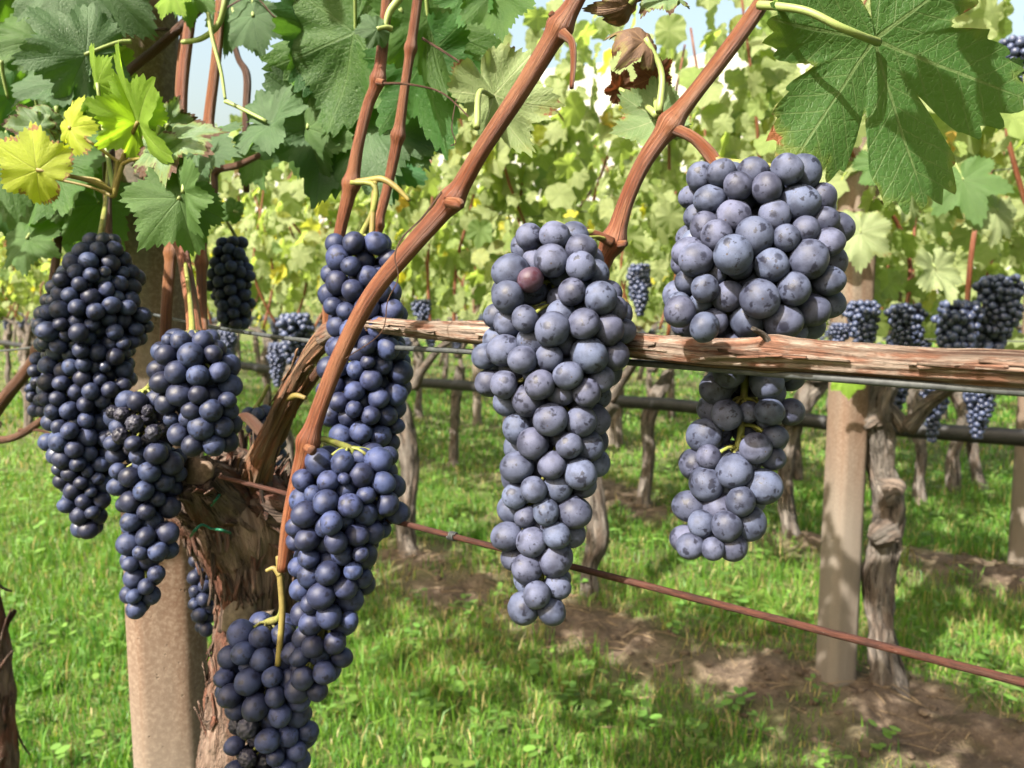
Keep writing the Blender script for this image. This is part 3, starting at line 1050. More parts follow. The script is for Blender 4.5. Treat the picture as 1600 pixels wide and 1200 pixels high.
def near_bunch(keys, d0, rpx, mat, eta, seed, label, top=None, special=None, stemmat='stem', extra=(), clear=()):
    """keys: (x, y, half width px[, depth]); rpx berry radius in px. Every berry is a part."""
    k3 = []
    for k in keys:
        d = k[3] if len(k) > 3 else d0
        k3.append((P(k[0], k[1], d), k[2] * d / FPX))
    r = rpx * d0 / FPX
    Pn, rad, ax = pack(k3, r, eta, seed)
    if clear:
        keep = np.ones(len(Pn), bool)
        for i in range(len(Pn)):
            a_ = project(Pn[i])
            j = np.argmin([abs(k[0].z - Pn[i][2]) for k in k3])
            for c in clear:
                if math.hypot(a_[0] - c[0], a_[1] - c[1]) < c[2] and (Vector(Pn[i]) - k3[j][0]).dot(CF) < r * .9: keep[i] = False
        Pn, rad, ax = Pn[keep], rad[keep], ax[keep]
    if extra:
        Pn = np.vstack([Pn] + [np.array(P(*e[:3]))[None] for e in extra])
        rad = np.concatenate([rad, [e[3] * e[2] / FPX for e in extra]])
    root = empty('grape_bunch', k3[0][0])
    tag(root, label, 'grape bunch', 'ripe blue grape bunches on the near vines')
    rr = random.Random(seed)
    dist = np.linalg.norm(Pn - np.array(C0), axis=1)
    # how much of each berry is hidden by nearer ones: nearer and unobscured berries first
    pxs = np.array([project(p) for p in Pn])
    dz = (Pn - np.array(C0)) @ np.array(CF)
    rp = rad * FPX / dz
    x0_, y0_ = pxs.min(0) - rp.max(); x1_, y1_ = pxs.max(0) + rp.max()
    gx_, gy_ = np.meshgrid(np.arange(x0_, x1_, 2.0), np.arange(y0_, y1_, 2.0))
    zb = np.full(gx_.shape, 1e9); ib = np.full(gx_.shape, -1)
    for i in range(len(Pn)):
        d2 = ((gx_ - pxs[i, 0]) ** 2 + (gy_ - pxs[i, 1]) ** 2) / rp[i] ** 2
        zz_ = dz[i] - rad[i] * np.sqrt(np.clip(1 - d2, 0, 1))
        ok = (d2 < 1) & (zz_ < zb)
        zb[ok] = zz_[ok]; ib[ok] = i
    cntv = np.bincount(ib[ib >= 0].ravel(), minlength=len(Pn))
    order = np.argsort(-cntv.astype(float) + 0.001 * dz)
    main, rest = order[:99], order[99:]
    acc = Acc()
    # rachis and pedicels
    apts = np.array([k[0] for k in k3])
    n = 40
    ap = catmull(apts, n)
    if top is not None: ap = np.vstack([catmull([tuple(t) for t in top] + [tuple(ap[0])], 12)[:-1], ap])
    acc.tube(ap, np.interp(np.arange(len(ap)), [0, 14, len(ap)], [.0014, .0024, .0011]), 8)
    for i in range(len(Pn) - len(extra)):
        j = np.argmin(np.linalg.norm(ap - (ax3(ap, Pn[i]) + np.array([0, 0, 0.006])), axis=1))
        s, e = ap[j], Pn[i] 
        v = s - e
        L = np.linalg.norm(v)
        if L < rad[i] * 1.1 or L > rad[i] * 4.5: continue
        e2 = e + v / L * rad[i] * 0.9
        acc.tube([s, (s + e2) / 2 + np.array([0, 0, 0.0015]), e2], [0.0011, 0.0008, 0.0010], 6, 5)
    link('stem', acc.mesh('stem', M[stemmat]), root)
    for i in main:
        v = Pn[i] - ax3(ap, Pn[i]) + np.array([0, 0, -0.4 * r])
        m_, lab, rz = mat, None, False
        px = project(Pn[i])
        for sp in (special or []):
            if (px[0] - sp[0]) ** 2 + (px[1] - sp[1]) ** 2 < sp[2] ** 2 and rr.random() < sp[5]:
                m_, lab, rz = sp[3], sp[4], sp[3] == 'berry_raisin'
        k = rr.randrange(6)
        Mx = Matrix.Translation(Pn[i]) @ quat_to(v) @ Matrix.Rotation(rr.uniform(0, 6.28), 4, 'Z') @ Matrix.Scale(rad[i] * (1.08 if rz else 1.0), 4)
        o = link('berry', berry_mesh(m_, k, rz), root, Mx)
        if lab: o['label'] = lab
    if len(rest):
        VV, FF, AA, c = [], [], [], 0
        for i in rest:
            VV.append(ICO3[0] * rad[i] + Pn[i]); FF.append(ICO3[1] + c); AA.append(np.full((len(ICO3[0]), 3), rr.random())); c += len(ICO3[0])
        me_ = build_mesh('inner_berries', np.vstack(VV), np.vstack(FF), M[mat + '_merged'], {'bw': np.vstack(AA)})
        tag(link('inner_berries', me_, root), kind='stuff')
    return root


def ax3(ap, p):
    j = np.argmin(np.abs(ap[:, 2] - p[2]))
    return ap[j]


def project(p):
    v = Vector(p) - C0
    z = v.dot(CF)
    return (800 + FPX * v.dot(CR) / z, 600 - FPX * v.dot(CU) / z)


def mat_merged(src, name, scale):
    """the same skin for berries joined in one mesh: plain bloom without object-space detail"""
    b = NB(name)
    co = b.node('TexCoord').outputs['Object']
    bw = b.attr('bw').outputs['Vector']
    rnd = b.node('SeparateXYZ', {0: bw}).outputs[0]
    n = b.noise(co, scale, 4, 0.6, b.math('MULTIPLY', rnd, 9.0))
    skin, bl, amt = src
    f = b.math('MULTIPLY', b.ramp(n, 0.3, 0.65, 0.5, 1.1), b.math('MULTIPLY_ADD', rnd, 0.4, amt - 0.2), clamp=True)
    return b.done(b.surf(b.mix(f, skin, bl), b.math('MULTIPLY_ADD', f, 0.3, 0.3), None, 0.45))


DK = (0.006, 0.006, 0.013)
M['berry_hi_merged'] = mat_merged((DK, (0.063, 0.079, 0.136), 0.8), 'inner_grape_heavy_bloom', 130)
M['berry_mid_merged'] = mat_merged((DK, (0.040, 0.059, 0.150), 0.5), 'inner_grape_blue_bloom', 130)
M['berry_low_merged'] = mat_merged((DK, (0.040, 0.060, 0.140), 0.4), 'inner_grape_dark', 130)
M['berry_far_merged'] = mat_merged((DK, (0.07, 0.092, 0.18), 0.5), 'far_grape', 130)

# --- the eleven near bunches
near_bunch([(872, 352, 40), (858, 388, 70), (868, 430, 100), (872, 490, 118), (873, 555, 120), (866, 605, 102), (872, 650, 84), (870, 695, 82), (860, 740, 76), (852, 790, 72), (847, 845, 68), (846, 900, 62), (850, 966, 50)],
           0.338, 23.5, 'berry_hi', 0.76, 3, 'large pale blue-grey grape bunch hanging in front of the weathered horizontal vine arm',
           top=[P(958, 378, .362), P(925, 364, .355), P(902, 366, .348)],
           clear=[(843, 472, 17), (850, 780, 14)], special=[(845, 440, 20, 'berry_red', 'reddish berry', 1), (815, 550, 9, 'berry_red', 'small reddish berry', 0.7)])
near_bunch([(1165, 258, 84, .338), (1172, 300, 116, .336), (1180, 390, 150, .336), (1172, 470, 146, .337), (1165, 530, 100, .343), (1165, 570, 82, .356), (1163, 610, 84, .358), (1157, 680, 80, .358), (1143, 735, 76, .357), (1138, 785, 72, .356), (1114, 832, 68, .355), (1100, 866, 60, .355)],
           0.345, 24.0, 'berry_hi', 0.70, 5, 'broad-shouldered grape bunch behind the weathered vine arm with its lower half below it',
           top=[P(1045, 195, .356), P(1085, 220, .352), P(1118, 250, .347)],
           extra=[(1101, 511, .301, 24), (1062, 487, .306, 25)], clear=[(1158, 615, 24), (1155, 665, 24), (1150, 700, 16)])
near_bunch([(565, 368, 48), (560, 430, 62), (578, 500, 62), (577, 560, 66), (575, 610, 66), (570, 680, 54), (565, 722, 36)],
           0.475, 17.0, 'berry_mid', 0.76, 8, 'narrow blue grape bunch behind the thick slanting cane at the left end of the wood',
           top=[P(548, 285, .47), P(585, 290, .468), P(583, 330, .47)])
near_bunch([(550, 702, 52), (537, 755, 86), (533, 810, 86), (525, 860, 74), (518, 910, 64), (510, 955, 56), (500, 1005, 52), (484, 1055, 44), (474, 1090, 26)],
           0.43, 18.5, 'berry_mid', 0.78, 9, 'long deep blue grape bunch pierced by the rusty wire in front of the vine trunk',
           top=[P(484, 690, .418), P(505, 686, .424), P(530, 694, .428)])
near_bunch([(418, 972, 48), (420, 1010, 62), (426, 1055, 74), (424, 1100, 68), (423, 1150, 72), (420, 1210, 64), (418, 1265, 40)],
           0.445, 18.5, 'berry_mid', 0.78, 10, 'deep blue grape bunch at the bottom edge hanging from a yellow stalk',
           top=[P(440, 900, .432), P(441, 945, .433), P(436, 965, .44)],
           special=[(385, 1165, 42, 'berry_raisin', 'shrivelled berry', 0.9)])
near_bunch([(158, 366, 20), (154, 392, 44), (150, 430, 60), (142, 480, 84), (138, 540, 82), (138, 600, 64), (135, 650, 60), (127, 700, 56), (132, 750, 44), (138, 800, 32), (137, 836, 20)],
           0.56, 13.0, 'berry_low', 0.74, 12, 'dark long grape bunch at the left side of the brown post', top=[P(170, 250, .655), P(166, 310, .60), P(160, 350, .565)])
near_bunch([(300, 518, 34), (300, 560, 64), (310, 615, 67), (324, 665, 58), (330, 706, 36)],
           0.50, 16.5, 'berry_low', 0.80, 14, 'compact blackish grape bunch in front of the post under the red shoots', top=[P(288, 400, .595), P(296, 460, .56), P(300, 505, .51)])
near_bunch([(225, 612, 38), (220, 660, 60), (232, 720, 54), (232, 780, 44), (234, 830, 42), (230, 880, 38), (220, 925, 34), (215, 960, 22)],
           0.525, 15.5, 'berry_low', 0.80, 15, 'dark grape bunch with shrivelled berries in its upper part in front of the post', top=[P(240, 590, .56), P(232, 605, .53)],
           special=[(215, 660, 48, 'berry_raisin', 'shrivelled berry', 0.75)])
near_bunch([(368, 370, 24), (362, 420, 36), (362, 470, 36), (365, 514, 24)], 0.9, 10.0, 'berry_low', 0.74, 17, 'small shaded grape bunch showing at the right edge of the brown post', top=[P(345, 330, .9), P(360, 355, .9)])
near_bunch([(318, 845, 18), (318, 900, 23), (318, 950, 23), (320, 990, 15)], 0.68, 10.5, 'berry_low', 0.70, 19, 'thin grape bunch squeezed between the post and the trunk', top=[P(335, 800, .68), P(322, 830, .68)])
near_bunch([(400, 636, 24), (420, 680, 28), (432, 738, 20)], 0.66, 12.0, 'berry_low', 0.74, 21, 'small dark grape bunch half hidden behind the old vine arm', top=[P(420, 600, .66), P(410, 620, .66)])
near_bunch([(85, 552, 28), (82, 600, 36), (76, 648, 24)], 0.74, 9.0, 'berry_low', 0.74, 23, 'small dusky grape bunch behind the left edge of the long dark bunch', top=[P(80, 520, .75), P(84, 540, .74)])

# ------------------------------------------------------------------ the near vine
VB = P(395, 1280, .62)
vine = empty('grapevine', Vector((VB.x, VB.y, 0)))
tag(vine, 'shaggy-barked grapevine in front with reddish canes and a weathered horizontal arm', 'grapevine', 'grapevines of the front row')


def bark_disp(amp, fa, fs, seed):
    def f(c, s, S, r):
        q = np.stack([c * fa, s * fa, S * fs], 1)
        n = fbm(q, 4, seed)
        rg_ = 1 - np.abs(fbm(q * np.array([1.6, 1.6, .55]) + 9, 3, seed + 3)) * 2.2
        return amp * (0.9 * n + 0.6 * rg_)
    return f


# trunk with knotty head
acc = Acc()
pts, rad = px_tube([(395, 1900, 88, .66), (392, 1280, 76, .64), (392, 1150, 70, .63), (390, 1060, 58, .62), (396, 980, 52, .62), (400, 920, 56, .61), (396, 870, 70, .61), (384, 815, 88, .61), (372, 770, 80, .61), (385, 730, 50, .61), (395, 712, 22, .61)], 190)
acc.add(*tube_arrays(pts, rad, 110, bark_disp(0.0048, 2.6, 42, 4)))
# stub of a cut branch
pts2, rad2 = px_tube([(372, 800, 52, .60), (340, 778, 46, .575), (316, 750, 35, .55), (310, 742, 31, .545)], 40)
acc.add(*tube_arrays(pts2, rad2, 60, bark_disp(0.0035, 2.4, 60, 8)))
pts3, rad3 = px_tube([(345, 830, 38, .60), (300, 800, 34, .585), (278, 775, 24, .58), (268, 755, 14, .575)], 40)
acc.add(*tube_arrays(pts3, rad3, 60, bark_disp(0.004, 2.4, 60, 11)))
pts4, rad4 = px_tube([(392, 770, 40, .60), (425, 790, 36, .59), (452, 800, 28, .585), (470, 800, 12, .585)], 40)
acc.add(*tube_arrays(pts4, rad4, 60, bark_disp(0.004, 2.4, 60, 13)))


def strip(acc, p, along, out, L, wd, lift, curl):
    """a peeling strip of bark: curved, thick enough to have two sides"""
    n = 9
    side = np.cross(along, out)
    V, F = [], []
    for i in range(n):
        t = i / (n - 1)
        c = p + along * L * (t - .35) + out * (lift * t ** 2 + 0.0008) + side * curl * L * t * t
        wv = wd * (0.55 + 0.45 * math.sin(math.pi * (0.15 + 0.75 * t))) * random.uniform(.8, 1.1)
        th = 0.0006
        V += [c - side * wv / 2, c + side * wv / 2 + out * random.uniform(0, .001), c + side * wv / 2 - out * th, c - side * wv / 2 - out * th]
    for i in range(n - 1):
        a0 = i * 4
        for j in range(4):
            F.append((a0 + j, a0 + (j + 1) % 4, a0 + 4 + (j + 1) % 4, a0 + 4 + j))
    F += [(0, 3, 2, 1), (n * 4 - 4, n * 4 - 3, n * 4 - 2, n * 4 - 1)]
    rm = 0.02
    A = np.array([(np.dot(v - p, side) / rm * 2.2 + p[0] * 70, p[1] * 60 + np.dot(v - p, out) / rm, np.dot(v - p, along) / rm + p[2] * 50) for v in V])
    acc.add(V, F, A)


def add_strips(acc, pts, rad, n, seed, Lr=(.015, .05), lo=0.0, hi=1.0, lift=.010, wr=(.003, .008), wb=.25):
    random.seed(seed)
    for _ in range(n):
        i = int(random.uniform(lo, hi) * (len(pts) - 3)) + 1
        T = pts[i + 1] - pts[i - 1]; T /= np.linalg.norm(T)
        az = random.uniform(0, 6.28)
        out = np.array([math.cos(az), math.sin(az), 0.0]); out -= np.dot(out, T) * T; out /= np.linalg.norm(out)
        sgn = random.choice((-1, 1))
        wob = np.array([random.gauss(0, wb), random.gauss(0, wb), 0])
        al = T * sgn + wob; al -= np.dot(al, out) * out; al /= np.linalg.norm(al)
        strip(acc, pts[i] + out * rad[i] * random.uniform(.97, 1.1), al, out, random.uniform(*Lr), random.uniform(*wr), random.uniform(0.0, lift), random.gauss(0, .8 * wb))


add_strips(acc, pts, rad, 420, 5, (.008, .035), 0.22, 1.0, .0045, (.002, .006), .3)
add_strips(acc, pts2, rad2, 14, 6, (.008, .02))
add_strips(acc, pts3, rad3, 24, 7, (.008, .025))
add_strips(acc, pts4, rad4, 24, 8, (.008, .025))
trunk_o = link('trunk', acc.mesh('trunk', M['bark']), vine)


def disc(center, nrm, r, mat, th=0.002, seed=1):
    B = rot_basis(Vector((0, 0, 1)) if abs(nrm.z) < .9 else Vector((0, 1, 0)), nrm)
    acc_ = Acc()
    n = 28
    V = [Vector((0, 0, th * 1.0))]
    for k in range(n):
        q = 2 * math.pi * k / n
        rr_ = r * (1 + .10 * math.sin(3 * q + seed) + random.uniform(-.05, .05))
        V.append(Vector((math.cos(q) * rr_, math.sin(q) * rr_, th)))
    for k in range(n):
        V.append(Vector((V[1 + k].x * 1.02, V[1 + k].y * 1.02, -th)))
    F = [(0, 1 + k, 1 + (k + 1) % n) for k in range(n)] + [(1 + k, 1 + n + k, 1 + n + (k + 1) % n, 1 + (k + 1) % n) for k in range(n)]
    V = [B @ v + center for v in V]
    acc_.add([tuple(v) for v in V], F)
    return acc_.mesh('cut_face', mat)


random.seed(3)
link('cut_face', disc(P(309, 737, .541), (CU * .75 - CF * .62 - CR * .1).normalized(), .0102, M['cut']), trunk_o)
# pale bark plates low on the neck
def plate(x, y, d, L, W_, ang, seed):
    random.seed(seed)
    a_ = R(ang)
    al = CR * math.cos(a_) + CU * math.sin(a_)
    sd = al.cross(-CF)
    c = P(x, y, d)
    n = 16
    V, F = [], []
    ring = []
    for k in range(n):
        q = 2 * math.pi * k / n
        ring.append(al * math.cos(q) * L / 2 * random.uniform(.85, 1.1) + sd * math.sin(q) * W_ / 2 * random.uniform(.85, 1.15))
    V = [c - CF * .0012] + [c + v - CF * random.uniform(-.0015, .0015) for v in ring] + [c + v + CF * .005 for v in ring]
    F = [(0, 1 + k, 1 + (k + 1) % n) for k in range(n)] + [(1 + k, 1 + n + k, 1 + n + (k + 1) % n, 1 + (k + 1) % n) for k in range(n)]
    ac = Acc()
    ac.add([tuple(v) for v in V], F)
    link('bark_plate', ac.mesh('bark_plate', M['flake']), trunk_o)


plate(372, 962, .578, .030, .022, 55, 1)
plate(402, 972, .577, .026, .010, 35, 2)

# arm from head to cordon, then the cordon itself
def wood_disp(amp, seed):
    def f(c, s, S, r):
        q = np.stack([c * 2.2, s * 2.2, S * 22], 1)
        q2 = np.stack([c * 7, s * 7, S * 9], 1)
        return r * (amp * fbm(q, 3, seed) + amp * .75 * fbm(q2, 3, seed + 5))
    return f


pts, rad = px_tube([(372, 800, 30, .60), (394, 760, 26, .59), (408, 715, 19, .57), (430, 665, 14, .56), (447, 628, 16, .545), (468, 582, 12.5, .53), (490, 548, 13.5, .51), (516, 520, 18, .495)], 90)
acc = Acc()
acc.add(*tube_arrays(pts, rad, 48, wood_disp(.22, 3)))
add_strips(acc, pts, rad, 26, 21, (.01, .04), 0, 1, .002, (.001, .003), .08)
link('old_arm', acc.mesh('old_arm', M['arm']), vine)
z1 = lambda x: 1 / (1.515 + .001804 * (x - 220))
keys = [(505, 527, 16, z1(505)), (530, 515, 17, z1(530)), (575, 508, 14, z1(575)), (640, 513, 13, z1(640)), (750, 521, 17, z1(750)), (900, 531, 19, z1(900)), (1000, 540, 20, z1(1000)), (1100, 551, 23, z1(1100)), (1170, 553, 26, z1(1170)), (1205, 553, 31, z1(1205)), (1250, 556, 27, z1(1250)), (1350, 563, 26, z1(1350)), (1480, 571, 27, z1(1480)), (1600, 576, 29, z1(1600)), (1800, 590, 30, z1(1800))]
pts, rad = px_tube(keys, 220)
acc = Acc()
acc.add(*tube_arrays(pts, rad, 64, wood_disp(.17, 9)))
add_strips(acc, pts, rad * 0.99, 60, 31, (.01, .04), 0.15, 1.0, .0012, (.0008, .0022), .05)
cordon_o = link('cordon', acc.mesh('cordon', M['cordon']), vine)
acc = Acc()
pts, rad = px_tube([(1210, 548, 6, z1(1205) - .004), (1195, 526, 5, z1(1200) - .006), (1176, 513, 3.4, z1(1195) - .012)], 14)
acc.add(*tube_arrays(pts, rad, 12, wood_disp(.12, 2)))
link('spur', acc.mesh('spur', M['bark_grey']), cordon_o)


def cane(keys, mat='cane', nodes=(), seed=0, n=None, twigs=(), parent=None, name='cane', label=None):
    """cane with thickened nodes; nodes = key indices at which it swells"""
    n = n or 70
    q = catmull(keys, n)
    pts = np.array([P(a_, b_, d) for a_, b_, _, d in q])
    rad = q[:, 2] * q[:, 3] / FPX * 0.91
    for (nx_, ny_) in nodes:
        dd = np.hypot(q[:, 0] - nx_, q[:, 1] - ny_)
        wpx = q[:, 2].mean() * 1.0
        rad = rad * (1 + .42 * np.exp(-(dd / wpx) ** 2))
    acc_ = Acc()
    acc_.add(*tube_arrays(pts, rad, 28, lambda c, s, S, r: r * .05 * fbm(np.stack([c * 3, s * 3, S * 30], 1), 2, seed)))
    for tw in twigs:
        p2, r2 = px_tube(tw, 24)
        acc_.add(*tube_arrays(p2, r2, 14, lambda c, s, S, r: r * .1 * fbm(np.stack([c * 2, s * 2, S * 80], 1), 2, seed + 1)))
    o = link(name, acc_.mesh(name, M[mat]), parent or vine)
    if label: o['label'] = label
    return o


S1 = cane([(441, 892, 9, .428), (452, 815, 13, .426), (468, 740, 14, .424), (482, 690, 15, .422), (505, 622, 14, .42), (532, 555, 14.5, .418), (580, 462, 15, .412), (640, 388, 15.5, .405), (706, 312, 16.5, .40), (752, 235, 15, .39), (815, 140, 16, .38), (876, 40, 18, .37), (905, -10, 15, .366), (960, -110, 14, .36)],
     'cane', [(482, 690), (708, 312), (876, 42)], 1, 120,
     twigs=[[(700, 316, 8, .392), (716, 318, 9, .385), (722, 322, 5, .383)], [(878, 52, 9, .365), (893, 66, 6, .363), (896, 95, 5, .362), (893, 138, 3.5, .361)], [(480, 700, 7, .41), (488, 704, 8, .405)], [(868, 30, 6, .368), (860, 20, 5, .366)]],
     label='thickest cane, slanting up across the picture')
cane([(440, 892, 8, .43), (436, 870, 6, .43), (438, 905, 5.5, .43), (441, 960, 5.5, .43), (434, 1040, 5, .43)], 'stem_y', (), 2, 40, twigs=[[(438, 898, 6, .43), (428, 888, 4, .43), (416, 892, 3, .43)]], parent=S1, name='yellow_stalk')
S2 = cane([(925, 520, 14, .38), (932, 440, 15, .372), (945, 402, 16, .368), (960, 372, 17, .365), (978, 315, 14, .362), (1005, 255, 14.5, .359), (1048, 193, 17, .356), (1090, 140, 14, .352), (1135, 82, 14.5, .348), (1190, 5, 14, .343), (1250, -90, 13, .335)],
     'cane', [(958, 376), (1048, 194)], 5, 100,
     twigs=[[(955, 378, 8, .36), (930, 366, 6.5, .356), (912, 366, 6, .352)], [(968, 382, 6, .36), (978, 380, 5, .357)], [(1050, 200, 9, .354), (1083, 215, 9, .351), (1108, 240, 10.5, .349), (1122, 262, 10, .347), (1130, 290, 7, .346)]], label='right-hand cane rising from the weathered arm')
cane([(914, 365, 8, .351), (902, 368, 10, .349), (893, 378, 9, .346)], 'stem_y', (), 3, 16, parent=S2, name='bunch_stalk')
S3 = cane([(513, 520, 11, .495), (514, 470, 10, .49), (522, 410, 9.5, .488), (534, 350, 10, .485), (549, 287, 12, .48), (560, 225, 9.5, .475), (575, 165, 9.5, .472), (591, 122, 10.5, .468), (600, 50, 9.5, .465), (606, -20, 9, .46)], 'cane', [(549, 287), (591, 124)], 7, 90,
     twigs=[[(590, 128, 6, .462), (600, 129, 5, .46)]])
cane([(548, 286, 6, .478), (575, 282, 5.5, .474), (597, 280, 5.5, .47), (618, 292, 5, .468), (640, 314, 3, .467)], 'stem_y', (), 4, 30, parent=S3, name='tendril_stalk', twigs=[[(586, 284, 4, .471), (583, 330, 4.5, .47), (580, 385, 4.5, .47)]])
cane([(588, 380, 8, .51), (592, 345, 8.5, .508), (606, 290, 8.5, .505), (622, 212, 10, .50), (632, 140, 8, .495), (644, 60, 8.5, .49), (655, -20, 8, .485)], 'cane', [(622, 212), (592, 352), (641, 75)], 9, 80)
cane([(262, 640, 10, .60), (258, 560, 9.5, .61), (261, 470, 9.5, .615), (268, 390, 9.5, .62), (272, 300, 8, .625), (278, 200, 8, .63), (285, 90, 8, .635), (300, -20, 8, .64)], 'cane_orange', [(266, 395), (276, 210)], 11, 80)
cane([(306, 540, 13, .545), (300, 480, 11.5, .57), (290, 420, 11, .59), (283, 370, 11, .60), (285, 270, 9, .605), (284, 150, 9.5, .61), (296, 40, 9, .61), (305, -20, 9, .61)], 'cane', [(304, 530), (284, 376)], 12, 80)
cane([(320, 560, 10, .58), (316, 500, 9, .60), (315, 420, 8.5, .61), (317, 330, 8.5, .615), (325, 200, 9, .62), (338, 90, 8.5, .62), (346, -20, 8, .62)], 'cane_orange', [(315, 410), (325, 205)], 13, 80)
cane([(170, 372, 6, .66), (168, 290, 7, .66), (172, 200, 8, .66), (178, 140, 8.5, .66), (205, 108, 8, .65), (250, 72, 8.5, .64), (300, 25, 8, .63), (345, -20, 7, .62)], 'cane_dark', [(177, 140), (170, 240)], 14, 80)
cane([(326, 350, 5, .70), (335, 300, 5.5, .70), (338, 268, 6, .70), (372, 258, 6, .68), (412, 240, 4.5, .66)], 'cane_dark', (), 15, 50)
cane([(385, 300, 5, .72), (384, 190, 6, .72), (386, 120, 6.5, .72), (372, 90, 5, .72), (360, 40, 5, .72), (350, -20, 5, .72)], 'cane_dark', (), 16, 50)
cane([(138, 28, 4, .66), (175, 30, 4, .66), (220, 44, 4, .65), (262, 46, 3, .64)], 'cane_dark', (), 17, 40)
cane([(505, 570, 8, .54), (480, 605, 9, .55), (455, 640, 10, .56), (430, 690, 11, .575), (390, 655, 9, .60), (372, 652, 6, .61)], 'cane_dark', (), 18, 60)
cane([(445, 625, 5, .54), (462, 618, 5, .53), (478, 622, 3.5, .525)], 'stem_y', (), 19, 20, name='young_shoot')
cane([(285, 66, 4, .58), (315, 60, 4.5, .57), (340, 40, 5, .565), (350, 10, 5, .56), (352, -20, 5, .56)], 'stem_g', (), 20, 40, name='green_shoot')
cane([(352, 155, 2.5, .56), (345, 110, 3, .56), (332, 60, 3.5, .56), (325, 20, 3.5, .56)], 'stem_g', (), 22, 40, name='green_shoot')
cane([(600, 50, 3, .46), (608, 20, 6, .46), (625, -5, 7, .46), (630, -30, 7, .46)], 'stem_g', (), 21, 40, name='green_shoot')
# pale yellow shoot with its fork, left
cane([(185, 250, 3.5, .52), (180, 285, 4, .52), (178, 305, 4.5, .52), (190, 262, 4, .515), (205, 228, 3.5, .515), (220, 195, 3, .51)], 'stem_y', (), 23, 50, name='yellow_shoot',
     twigs=[[(187, 255, 3.2, .52), (160, 235, 2.6, .52), (130, 215, 2.4, .52), (108, 200, 2.2, .52)], [(178, 308, 3, .52), (140, 292, 2.2, .52), (90, 280, 2.2, .52), (57, 268, 2, .52)],
            [(176, 300, 2.6, .52), (150, 280, 2, .52), (90, 275, 2, .52), (58, 268, 2, .52)], [(190, 258, 3, .515), (205, 250, 3, .51), (220, 248, 2.5, .505)]])

# tendrils
def tendril(keys, n=60):
    acc_ = Acc()
    p_, r_ = px_tube(keys, n)
    acc_.add(*tube_arrays(p_, r_, 6))
    link('tendril', acc_.mesh('tendril', M['cane_dark']), vine)


tendril([(660, 60, 2.2, .48), (700, 85, 1.8, .47), (722, 102, 1.5, .465), (722, 125, 1.1, .465), (712, 160, 1.0, .465), (706, 200, 1.0, .465), (712, 222, .9, .465), (704, 228, .9, .465)])
tendril([(690, 300, 2, .392), (660, 340, 1.6, .388), (630, 370, 1.4, .385), (617, 400, 1.2, .384), (622, 435, 1.1, .384), (606, 470, 1.0, .385), (595, 520, .9, .386), (540, 560, .9, .39)])
tendril([(596, 130, 2.2, .46), (640, 132, 1.8, .455), (690, 145, 1.5, .45), (730, 180, 1.2, .44), (745, 200, 1, .43)])
tendril([(478, 20, 1.6, .6), (480, 50, 1.3, .6), (492, 58, 1.2, .6), (484, 75, 1.1, .6), (496, 90, 1, .6)])
tendril([(340, 20, 1.6, .6), (395, -5, 1.3, .6), (440, 30, 1.2, .6), (500, -10, 1.1, .6)])

# ---- leaves of the near vine seen in the photo
L = lambda *a_, **k: cam_leaf(vine, *a_, **k)
# big underside leaf, top right
L(1370, 60, .345, 266, -73, tilt=8, roll=-8, under=True, mat='leaf_under', var=9, path=[(1186, 8, 7, .338), (1215, 10, 6.5, .330), (1262, 18, 6, .322), (1312, 42, 6, .319), (1350, 58, 6, .326), (1372, 66, 6.5, .343)], petmat='stem_g', label='large leaf seen from below with pale veins')
L(1030, 185, .372, 78, 205, tilt=5, roll=15, under=True, mat='leaf_pale', var=3, stalk=(1048, 190, .357), label='small pale underside leaf on the right-hand cane')
L(1020, 122, .38, 42, 95, tilt=40, mat='leaf_red', var=1, stalk=(1030, 180, .36), label='small reddish leaf')
L(968, 140, .39, 34, 130, tilt=40, mat='leaf_red', var=2, stalk=(1026, 180, .36), label='small reddish leaf')
L(1010, 60, .36, 80, 165, tilt=30, roll=35, mat='leaf_dry', var=2, curl=2.4, stalk=(1030, 175, .358), label='dry curled brown leaf')
L(985, 5, .365, 70, 250, tilt=-20, roll=-40, mat='leaf_dry', var=5, curl=2.0, stalk=(1030, -40, .358), label='dry curled brown leaf')
L(1040, -5, .37, 60, 200, tilt=30, roll=50, mat='leaf_scorch', var=4, curl=1.2)
L(770, 150, .43, 115, -62, tilt=10, roll=-28, mat='leaf_pale', var=1, under=True, stalk=(745, 200, .40))
L(775, -18, .47, 78, -80, tilt=15, roll=10, mat='leaf', var=3, under=True)
L(735, -22, .48, 70, -100, tilt=10, roll=20, mat='leaf', var=1, under=True)
L(668, 30, .53, 130, -80, tilt=12, roll=-20, under=True, mat='leaf', var=1)
L(660, 95, .54, 130, -72, tilt=18, roll=25, under=True, mat='leaf', var=0)
L(556, 52, .58, 170, -105, tilt=18, roll=15, under=True, mat='leaf', var=1)
L(530, 40, .60, 140, -70, tilt=22, roll=-12, under=True, mat='leaf_dark', var=3)
L(570, 190, .60, 150, -75, tilt=25, roll=10, under=False, mat='leaf_dark', var=1)
L(510, 190, .61, 140, -95, tilt=10, roll=-25, under=False, mat='leaf_dark', var=2)
L(480, 200, .60, 90, -80, tilt=10, roll=30, mat='leaf', var=3)
L(590, 45, .455, 36, 190, tilt=25, mat='leaf_dark', var=3, stalk=(612, 45, .46))
L(640, 215, .60, 60, -60, tilt=30, mat='leaf_dark', var=3)
L(415, 190, .56, 90, 5, tilt=30, roll=-25, mat='leaf_dark', var=2, stalk=(352, 158, .57))
L(395, 25, .60, 62, -80, tilt=10, mat='leaf_dark', var=3)
L(365, 20, .62, 70, -60, tilt=10, roll=10, mat='leaf_dark', var=1)
